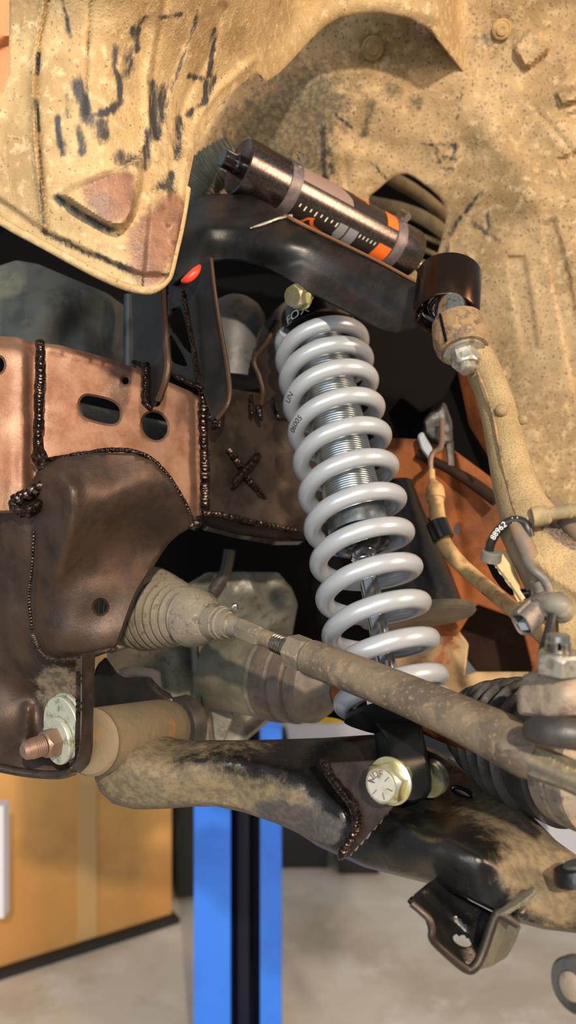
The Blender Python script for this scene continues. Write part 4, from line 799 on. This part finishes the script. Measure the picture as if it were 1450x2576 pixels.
# ================================================================== lower control arm
la = thing('lower_control_arm', 'black stamped lower control arm with mud on its inner and outer ends', 'control arm', P(340, 2030, .74))
l_out = [(238, 1960), (240, 1900), (250, 1830), (300, 1800), (395, 1802), (404, 1835), (425, 1852), (450, 1859), (487, 1862), (600, 1862), (697, 1860), (820, 1856), (934, 1848), (1000, 1850), (1100, 1888), (1200, 1950), (1313, 2026), (1360, 2074), (1401, 2115), (1540, 2215), (1640, 2290), (1650, 2350), (1540, 2362), (1440, 2346), (1370, 2338), (1300, 2320), (1240, 2292), (1180, 2262), (1120, 2236), (1075, 2222), (1000, 2203), (917, 2182), (845, 2150), (801, 2130), (752, 2097), (697, 2072), (614, 2044), (542, 2028), (470, 2028), (393, 2034), (338, 2036), (283, 2022), (252, 1992)]
l_ctl = [(300, 1810, .80), (245, 1950, .745), (330, 1890, .722), (382, 1895, .724), (480, 1903, .715), (580, 1908, .703), (669, 1920, .69), (752, 1945, .675), (818, 1994, .662), (862, 2032, .646), (448, 1861, .77), (697, 1862, .765), (934, 1850, .755), (338, 2034, .735), (300, 1970, .722), (542, 2026, .708), (752, 2094, .668), (917, 2180, .622),
         (1020, 2074, .602), (1119, 2098, .580), (1211, 2152, .558), (960, 2085, .617), (1100, 1890, .77), (1060, 1960, .745), (1000, 1990, .715), (940, 1960, .71), (1110, 2040, .665), (900, 1980, .70), (1190, 1990, .70), (1313, 2026, .655), (1250, 2080, .61), (1450, 2150, .61), (1380, 2200, .58), (1075, 2220, .588), (1300, 2318, .548), (1450, 2345, .535), (1540, 2220, .59), (1540, 2345, .52), (600, 1970, .698), (850, 1900, .725)]
l_mask = fmax(area([(230, 1800), (400, 1800), (440, 1862), (640, 1862), (700, 1880), (420, 1905), (540, 1935), (640, 1960), (760, 1985), (800, 2060), (760, 2100), (560, 2040), (230, 2040)], 36, .92), area([(1110, 1930), (1200, 1960), (1330, 2030), (1540, 2200), (1540, 2360), (1380, 2345), (1290, 2260), (1240, 2190), (1270, 2120), (1200, 2070), (1140, 2040)], 34, .9))
l_hole = [(1168+24*math.cos(a)+6*math.sin(a), 1996+11*math.sin(a)+9*math.cos(a)) for a in np.linspace(0, 2*math.pi, 17)[:-1]]
part('arm_body', sheet(l_out, l_ctl, .03, holes=[l_hole], step=9, feats=[ridge([(400, 1906), (531, 1910), (669, 1924), (752, 1948), (818, 1996), (862, 2030)], 20, .004), ridge([(1000, 2070), (1119, 2100), (1211, 2154), (1300, 2220)], 18, .004), step_along([(1000, 2060), (1080, 2075), (1200, 2130), (1260, 2200), (1330, 2290)], 20, .0) , crease([(1290, 2310), (1345, 2235)], 8, .004), lumps(60, .003, 17)], mask=l_mask, mask2=area([(640, 2000), (860, 2040), (870, 2140), (760, 2110), (640, 2060)], 25, .9) if True else None, bev=(9, .008)), 'lower_arm', la)
S0, S1 = P(222, 1868, .712), P(430, 1830, .84); sax = (S1-S0).normalized(); SL = (S1-S0).length
part('bushing_sleeve', lathe(S0, sax, [(0, .020), (.001, .0275), (.004, .030), (.007, .0285), (.012, .0290), (.016, .0300), (SL*.82, .0305), (SL*.94, .029), (SL, .024)], 48), 'sleeve_dirty', la)
part('hole_rim', tube([P(1166+27*math.cos(a)+7*math.sin(a), 1995+12*math.sin(a)+9*math.cos(a), float(tps(l_ctl)(np.array([1166.]), np.array([1995.]))[0])-.001-.010*math.sin(a)*0) for a in np.linspace(0, 2*math.pi, 25)], .0018, 8), 'lower_arm', la)
tb = part('shock_tab', sheet([(818, 1918), (900, 1914), (985, 1911), (1010, 1921), (1026, 1944), (1031, 1972), (1020, 1996), (1000, 2020), (940, 2086), (874, 2159), (852, 2152), (880, 2110), (900, 2075), (905, 2058), (892, 2025), (866, 1990), (838, 1960)], [(818, 1918, .648), (990, 1912, .612), (1028, 1970, .606), (872, 2157, .603), (900, 2060, .618)], .007, step=7, bev=(3, .0012)), 'satin_black', la)
part('weld_bead', weld([(818, 1922, .647), (835, 1955, .641), (855, 1982, .634), (875, 2008, .626), (892, 2035, .619), (899, 2065, .613), (890, 2095, .609), (872, 2128, .606), (860, 2150, .604)], 26, .0050, dens=.3), 'weld', tb)
part('shock_tab', sheet([(1080, 1915), (1110, 1925), (1122, 1950), (1120, 1985), (1098, 2010), (1040, 2068), (1000, 2080), (985, 2040), (1040, 1990)], [(1080, 1915, .705), (1120, 1950, .700), (1040, 2065, .640), (1000, 2060, .65)], .007, step=8, bev=(3, .0012)), 'lower_arm', la)
# folded bracket on the outer end
fb = part('link_bracket', sheet([(1076, 2222), (1100, 2208), (1135, 2226), (1180, 2264), (1250, 2300), (1238, 2330), (1222, 2375), (1200, 2420), (1178, 2432), (1140, 2405), (1095, 2368), (1088, 2350), (1090, 2328), (1078, 2302), (1036, 2268), (1040, 2252)], [(1040, 2260, .545), (1100, 2210, .580), (1240, 2300, .572), (1185, 2425, .548), (1090, 2365, .540), (1140, 2300, .572)], .006, holes=[[(1164+24*math.cos(a), 2366+15*math.sin(a)+7*math.cos(a)) for a in np.linspace(0, 2*math.pi, 15)[:-1]]], step=7, feats=[ridge([(1075, 2240), (1130, 2290), (1180, 2330)], 10, .004)], bev=(3, .001)), 'lower_arm', la)
part('cut_edge', tubepx([(1036, 2272, .540, .0026), (1060, 2292, .538, .0026), (1080, 2312, .536, .0026), (1088, 2335, .535, .0026), (1088, 2362, .534, .0026), (1120, 2395, .536, .0028), (1172, 2436, .538, .0032), (1195, 2432, .538, .0034), (1214, 2398, .541, .0034), (1234, 2340, .545, .0034), (1247, 2306, .547, .0034), (1262, 2300, .547, .0034), (1304, 2326, .545, .003)], 5, 10), 'satin_black', fb)
part('outer_wall', sheet([(1192, 2438), (1214, 2400), (1232, 2345), (1248, 2306), (1268, 2302), (1312, 2330), (1298, 2370), (1276, 2408), (1240, 2430), (1205, 2440)], [(1195, 2438, .545), (1250, 2306, .552), (1310, 2330, .572), (1275, 2408, .575)], .005, step=7, feats=[ridge([(1255, 2355), (1262, 2380)], 16, .003)], bev=(4, .002)), 'cv_cup', fb)
part('gusset', sheet([(1236, 2298), (1260, 2285), (1320, 2240), (1345, 2230), (1348, 2245), (1310, 2275), (1262, 2302)], [(1236, 2298, .547), (1345, 2232, .543), (1300, 2275, .540)], .004, step=6, bev=(3, .001)), 'cv_cup', fb)
# pivot bolt of the lower arm
pb = thing('pivot_bolt', 'threaded pivot bolt with pale cam washer and nut, lower left', 'bolt', P(150, 1870, .70))
c0 = P(162, 1858, .712); pdv = Vector((-.66, -.74, -.06)).normalized()
def eccentric(c, ax, r, t, up, mb=None):
    return lathe(c+Vector((0, 0, up)), ax, [(0, r*.97), (t*.2, r), (t*.8, r), (t, r*.97)], 40, mb=mb)
part('cam_plate', eccentric(c0, pdv, .0285, .004, .010), 'cam_zinc', pb)
part('cam_plate', eccentric(c0-pdv*.005, pdv, .0275, .004, .013), 'cam_zinc', pb)
part('washer', lathe(c0+pdv*.004, pdv, [(0, .0205), (.001, .0212), (.004, .0212), (.005, .0205), (.0052, .008)], 40), 'cam_zinc', pb)
part('hex_nut', hexnut(c0+pdv*.009, pdv, .0230, .0125, a0=.2), 'pivot_stud', pb, ang=22)
st = []; h = 0.0
while h < .0105: st += [(h, .0082), (h+.0007, .0092), (h+.001, .0092)]; h += .0019
part('threaded_end', lathe(c0+pdv*.0215, pdv, st+[(.0115, .0088), (.0170, .0078), (.0195, .0052), (.0196, .001)], 28), 'pivot_stud', pb, ang=25)
part('cam_guide', sheet([(174, 1812), (182, 1812), (182, 1900), (176, 1904)], [(174, 1812, .705), (182, 1812, .708), (176, 1904, .700)], .006, step=5, bev=(1, .0005)), 'grey_metal', pb)
# sway bar link at the right edge
sl = thing('link_eye', 'cut-off grey link eye at the lower right edge', 'link', P(1450, 2500, .50))
part('eye', lathe(P(1468, 2470, .50), (-.8, -.55, .1), [(0, .009), (.0, .0155), (.003, .0165), (.010, .0165), (.012, .015), (.012, .009)], 36, closed=True), 'grey_metal', sl)
part('eye_bolt', lathe(P(1468, 2470, .50), (-.8, -.55, .1), [(0, .0085), (.013, .0085), (.014, .007), (.014, .001)], 28), 'rusty_boss', sl)
part('link_shank', tubepx([(1472, 2500, .50, .006), (1490, 2560, .50, .006), (1510, 2640, .50, .006)], 4, 12), 'grey_metal', sl)
bj = thing('ball_stud', 'ribbed lower ball joint stud at the right edge', 'ball joint', P(1460, 2200, .55))
part('stud', lathe(P(1448, 2170, .560), (.25, -.15, -1), [(0, .008), (.002, .0095), (.004, .008), (.006, .0095), (.008, .008), (.010, .011), (.014, .011), (.015, .006)], 24), 'grey_metal', bj)
part('seat', lathe(P(1450, 2205, .556), (.2, -.2, -1), [(-.006, .014), (0, .0155), (.004, .0155), (.005, .012)], 28), 'lower_arm', bj)

# ================================================================== brake hose and wiring
bh = thing('brake_hose', 'tan dusty brake hose hanging between spring and knuckle', 'brake hose', P(1300, 1540, .75))
part('hose', tubepx([(1108, 1340, .86, .0085), (1120, 1370, .855, .0085), (1150, 1410, .845, .0085), (1190, 1448, .83, .0082), (1240, 1490, .80, .0080), (1300, 1540, .76, .0080), (1360, 1592, .72, .008), (1420, 1650, .69, .008)], 8, 18), 'hose_tan', bh)
part('crimp', tubepx([(1087, 1180, .90, .0035), (1088, 1205, .90, .0038), (1092, 1218, .895, .006), (1094, 1226, .893, .0095), (1096, 1240, .89, .0105), (1097, 1256, .887, .0105), (1098, 1262, .885, .0085), (1102, 1300, .875, .0085), (1107, 1330, .865, .0088)], 4, 20), 'hose_tan', bh)
part('hose_clip', lathe(P(1098, 1312, .86), P(1118, 1358, .852)-P(1098, 1312, .86), [(0, .0108), (.001, .0118), (.021, .0118), (.022, .0108)], 28), 'gloss_black', bh)
part('metal_line', tubepx([(1086, 1190, .90, .0030), (1084, 1160, .905, .0032), (1090, 1140, .91, .0032), (1106, 1130, .92, .0034), (1112, 1110, .93, .0034), (1112, 1060, .95, .0034)], 6, 12), 'pivot_stud', bh)
hb = thing('hose_bracket', 'blurred grey hose bracket in shade above the brake hose', 'bracket', P(1110, 1150, 1.0))
part('block', sheet([(1065, 1060), (1080, 1040), (1105, 1030), (1110, 1012), (1122, 1015), (1138, 1060), (1140, 1110), (1120, 1120), (1090, 1105), (1070, 1090)], [(1065, 1060, .98), (1140, 1100, .97), (1110, 1015, .98), (1090, 1100, .96)], .02, step=7, bev=(6, .006), feats=[lumps(18, .006, 3)]), 'grey_metal', hb)
part('strap', sheet([(1050, 1095), (1064, 1085), (1090, 1130), (1082, 1158), (1060, 1130)], [(1050, 1095, .97), (1090, 1130, .96), (1070, 1140, .96)], .006, step=7, bev=(4, .003)), 'pin_grey', hb)
part('strap', sheet([(1120, 1110), (1142, 1105), (1144, 1190), (1128, 1190)], [(1120, 1110, .975), (1142, 1105, .98), (1136, 1190, .97)], .006, step=7, bev=(4, .003)), 'grey_metal', hb)
tag(part('frame_edge_pipe', tubepx([(1050, 1140, .985, .006), (1130, 1180, .975, .006), (1190, 1215, .965, .0075), (1250, 1260, .95, .0075)], 6, 12), 'brown_dark'), 'dark brown pipe crossing behind the brake hose fitting', 'pipe')
# wheel speed sensor wiring
ws = thing('sensor_cable', 'black sensor cable looping over a clip with white printed digits', 'cable', P(1240, 1390, .60))
cpts = [(1232, 1384, .592), (1236, 1365, .588), (1250, 1340, .584), (1272, 1318, .580), (1296, 1309, .577), (1318, 1314, .574), (1328, 1330, .572), (1334, 1350, .572)]
part('cable', tubepx([c+(.0034,) for c in cpts], 8, 16), 'cable_black', ws)
tail = part('cable_tail', tubepx([(1348, 1304, .574, .0028), (1335, 1312, .575, .0028), (1318, 1325, .577, .0028)], 6, 12), 'cable', ws)
def cable_text(s, pts, u0, size):
    q = catmull([tuple(P(*p)) for p in pts], 30); L = [0.]
    for i in range(1, len(q)): L.append(L[-1]+float(np.linalg.norm(q[i]-q[i-1])))
    v, f = text2d(s, size); V = []
    for x, y in v:
        sx = u0*L[-1]+x; p = Vector([float(np.interp(sx, L, [a[k] for a in q])) for k in range(3)]); p2 = Vector([float(np.interp(sx+.001, L, [a[k] for a in q])) for k in range(3)])
        t = (p2-p).normalized(); n_ = Vector((0, 0, H))-p; n_ = (n_-t*n_.dot(t)).normalized(); b = n_.cross(t); a = y/.0036
        V.append(p+(n_*math.cos(a)+b*math.sin(a))*.0037)
    return MB().add(V, f)
part('printed_number', cable_text('88962  11', cpts, .47, .0062), 'white_ink', ws)
sn = thing('speed_sensor', 'tan dusty sensor plug pointing right above the knuckle web', 'sensor', P(1390, 1290, .57))
part('plug', tubepx([(1338, 1301, .570, .0050), (1340, 1301, .570, .0072), (1362, 1297, .569, .0075), (1363, 1297, .569, .0070), (1378, 1295, .568, .0072), (1380, 1294, .568, .0060), (1384, 1293, .568, .0048), (1428, 1286, .565, .0050), (1430, 1286, .565, .0056), (1436, 1285, .565, .0056), (1438, 1285, .565, .0048), (1530, 1275, .56, .0048)], 1, 24), 'sensor_tan', sn, ang=25)
hn = thing('wiring_harness', 'brown sleeved wires running down the knuckle to the connector', 'wiring', P(1365, 1500, .565))
part('sleeve', tubepx([(1296, 1318, .578, .0050), (1312, 1350, .574, .0062), (1330, 1390, .572, .0064), (1345, 1425, .570, .0062), (1352, 1460, .568, .0056), (1356, 1500, .566, .0052)], 8, 16), 'sleeve_brown', hn)
part('wire', tubepx([(1320, 1388, .572, .0030), (1326, 1412, .566, .0030), (1345, 1435, .560, .0032), (1368, 1456, .558, .0032), (1382, 1482, .558, .0032), (1388, 1510, .560, .0032)], 8, 14), 'cable', hn)
part('wire', tubepx([(1352, 1462, .562, .0042), (1362, 1490, .562, .0046), (1366, 1520, .562, .0048)], 8, 14), 'cable', hn)
cb = thing('cable_clip', 'grey rubber grommet and pale tapered bracket holding the sensor cable', 'clip', P(1270, 1450, .60))
part('grommet', lathe(P(1237, 1398, .592), (.08, -.3, 1), [(-.0045, .0070), (-.004, .0076), (.003, .0076), (.0038, .0068)], 28), 'grommet', cb)
part('tapered_bracket', sheet([(1243, 1402), (1262, 1384), (1278, 1386), (1290, 1402), (1294, 1430), (1308, 1462), (1309, 1482), (1318, 1512), (1314, 1514), (1280, 1462), (1250, 1424)], [(1243, 1402, .592), (1290, 1402, .598), (1315, 1512, .575), (1270, 1440, .586)], .004, step=6, feats=[crease([(1248, 1412), (1290, 1470), (1316, 1512)], 7, .002), crease([(1272, 1388), (1290, 1440), (1306, 1478)], 8, .0015)], bev=(2, .001)), 'bracket_tan', cb)
part('bracket_side', sheet([(1222, 1412), (1246, 1420), (1280, 1462), (1300, 1492), (1288, 1500), (1260, 1478), (1240, 1450)], [(1222, 1412, .61), (1246, 1420, .60), (1300, 1492, .60), (1260, 1478, .62)], .004, step=6), 'deep_black', cb)
part('strap', tubepx([(1304, 1490, .60, .0035), (1318, 1494, .60, .0042), (1335, 1491, .598, .004), (1345, 1488, .596, .0036)], 5, 10), 'gloss_black', cb)
# connector
cnx = thing('wiring_connector', 'grey rectangular connector with an open socket beside the knuckle', 'connector', P(1320, 1560, .55))
ka, kb = P(1312, 1572, .545), P(1372, 1515, .562); kx = (kb-ka).normalized(); fx, f1, f2 = frame(kx, (-.35, 0, .94))
def ring_tube(stations, n=24, p=3.2):
    mb = MB(); V = []
    for s, a, b in stations:
        for k in range(n):
            t = 2*math.pi*k/n; c, s_ = math.cos(t), math.sin(t)
            V.append(ka+kx*s+f1*(math.copysign(abs(c)**(2/p), c)*a)+f2*(math.copysign(abs(s_)**(2/p), s_)*b))
    m = len(stations); Fc = [(i*n+k, i*n+(k+1) % n, (i+1)*n+(k+1) % n, (i+1)*n+k) for i in range(m-1) for k in range(n)]+[tuple((m-1)*n+k for k in range(n))]
    return mb.add(V, Fc)
part('socket_shell', ring_tube([(.012, .0068, .0050), (.0005, .0074, .0056), (0, .0080, .0062), (.0005, .0085, .0068), (.016, .0088, .0070), (.0165, .0076, .0060), (.020, .0076, .0060), (.0205, .0092, .0076), (.032, .0094, .0078), (.033, .006, .005)]), 'plastic_grey', cnx, ang=30)
part('terminal', box(ka+kx*.006-f1*.002, kx*.005, f1*.0028, f2*.0035), 'pin_grey', cnx)
part('latch', box(ka+kx*.008+f1*.0096, kx*.008, f1*.0010, f2*.0026), 'plastic_grey', cnx)
gr = thing('harness_grommet', 'grey rubber grommet clamping the wire to the knuckle', 'grommet', P(1400, 1550, .555))
part('grommet', tubepx([(1376, 1520, .556, .0075), (1392, 1520, .553, .0085), (1408, 1528, .552, .0088), (1414, 1540, .553, .0082), (1406, 1552, .555, .0062)], 6, 20), 'grommet', gr)
part('clip_tab', tubepx([(1392, 1504, .553, .0030), (1408, 1502, .553, .0036), (1418, 1514, .554, .0034), (1424, 1535, .556, .003)], 5, 10), 'plastic_grey', gr)
part('lower_wire', tubepx([(1390, 1548, .545, .0032), (1384, 1575, .540, .0032), (1375, 1610, .532, .0032), (1364, 1650, .525, .0032)], 6, 14), 'cable_black', gr)

# ================================================================== the garage behind
fl_ = part('floor', box((0, 4, -.025), (7, 0, 0), (0, 9, 0), (0, 0, .025)), 'concrete'); fl_['kind'] = 'structure'
wb = part('wall_back', box((0, 8.1, 1.9), (7, 0, 0), (0, .08, 0), (0, 0, 1.9)), 'wall_paint'); wb['kind'] = 'structure'
lp = thing('lift_post', 'bright blue steel vehicle lift post standing on the concrete floor', 'lift post', (-.12, 2.07, 0))
LY = 1.95
def px(x): return (x-CX)/F*LY
for name, xa, xb, ya, yb, mt in (('front_flange', 488, 580, 0, .02, 'lift_blue'), ('front_flange', 655, 708, 0, .02, 'lift_blue'), ('side_web', 488, 498, .02, .24, 'lift_blue'), ('side_web', 698, 708, .02, .24, 'lift_blue'), ('back_web', 488, 708, .24, .256, 'lift_dark'), ('carriage', 592, 622, .10, .20, 'lift_dark')):
    part(name, box(((px(xa)+px(xb))/2, LY+(ya+yb)/2, 1.6), ((px(xb)-px(xa))/2, 0, 0), (0, (yb-ya)/2, 0), (0, 0, 1.6)), mt, lp)
part('base_plate', box((px(600), LY+.10, .006), (.20, 0, 0), (0, .15, 0), (0, 0, .006)), 'lift_blue', lp)
def carton(name, lab, a, b, h, depth, mt, tape=None, z0=0.02):
    a, b = Vector(a), Vector(b); ex = (b-a)/2; n_ = Vector((-ex.y, ex.x, 0)).normalized(); c = (a+b)/2+n_*depth/2
    t = thing(name, lab, 'box', (c.x, c.y, z0)); part('carton_body', box((c.x, c.y, z0+h/2), ex, n_*depth/2, (0, 0, h/2)), mt, t)
    if tape:
        for k in tape:
            p = a+(b-a)*k; part('tape_strip', box((p.x, p.y, z0+h/2), ex.normalized()*.035, n_*.006, (0, 0, h/2*.995)), 'carton_tape', t)
    return t
# floor point for a pixel
def G(x, y): d = H*F/(y-CY); return Vector(((x-CX)/F*d, d, 0))
g0, g1 = G(-200, 2510), G(432, 2312)
carton('cardboard_box', 'large tan cardboard box standing on the floor at lower left', g0, g1, 1.35, .7, 'carton', (.62,))
carton('dark_crate', 'dark slim crate between cardboard box and blue lift post', G(440, 2290)+Vector((0, .05, 0)), G(520, 2280)+Vector((0, .05, 0)), 1.3, .3, 'dark_crate')
tag(part('pallet', box(((g0+g1)/2+Vector((.0, .02, .01))), (g1-g0)/2, Vector((-(g1-g0).y, (g1-g0).x, 0)).normalized()*.06, (0, 0, .01)), 'dark_crate'), 'flat dark strip under the cardboard box', 'pallet')
sh = thing('storage_shelf', 'blurred low steel shelf far behind the axle', 'shelf', (.15, 4.15, 0))
for z in (.252, .06): part('shelf_board', box((.15, 4.15, z), (1.0, 0, 0), (0, .25, 0), (0, 0, .012)), 'shelf_steel', sh)
for x in (-.82, 1.12):
    for yy in (3.93, 4.37): part('shelf_leg', box((x, yy, .12), (.02, 0, 0), (0, .02, 0), (0, 0, .12)), 'shelf_steel', sh)
def item(name, lab, x0, x1, y0, y1, d, mt, cat='bin'):
    a, b = P(x0, y1, d), P(x1, y0, d); c = (a+b)/2
    mb = MB(); w_, h_ = (b.x-a.x)/2, (b.z-a.z)/2; V = []
    for zz, k in ((-1, .92), (.85, 1.0), (.85, 1.04), (1, 1.04)):
        for sx, sy in ((-1, -1), (1, -1), (1, 1), (-1, 1)): V.append((c.x+sx*w_*k, d+.15+sy*.14*k, c.z+zz*h_))
    Fc = [(i*4+k, i*4+(k+1) % 4, (i+1)*4+(k+1) % 4, (i+1)*4+k) for i in range(3) for k in range(4)]+[(3, 2, 1, 0), (12, 13, 14, 15)]
    return tag(part(name, mb.add(V, Fc), mt), lab, cat, 'blurred goods on the far shelf')
item('storage_bin', 'blurred yellow bin seen just below the drive axle', 660, 870, 1788, 1821, 3.95, 'bin_yellow')
item('storage_bin', 'blurred white bin under the yellow one below the axle', 720, 960, 1822, 1884, 3.95, 'bin_white')
item('storage_bin', 'blurred violet-blue bin left of the white one', 655, 704, 1822, 1884, 3.95, 'bin_blue')
def fd(y): return H*F/(y-CY)
item('storage_bin', 'dark tub on the floor just right of the blue post', 705, 830, 2110, 2190, fd(2190), 'bin_dark')
item('storage_bin', 'dark tub on the floor below the welded arm tab', 850, 960, 2150, 2205, fd(2205), 'bin_dark')
item('storage_bin', 'pale bin right of the blue post below the arm', 700, 800, 2040, 2105, fd(2105), 'bin_white')
item('storage_bin', 'pale blue bin behind the outer axle boot at right', 1310, 1412, 2030, 2100, fd(2100), 'bin_cyan')
item('storage_bin', 'white bin at right edge behind the outer axle boot', 1380, 1520, 2060, 2180, fd(2180), 'bin_white')
tag(part('white_bar', box(P(2, 2160, 2.0), (.014, 0, 0), (0, .02, 0), (0, 0, .14)), 'label_white'), 'white upright bar at the extreme lower left', 'bar')
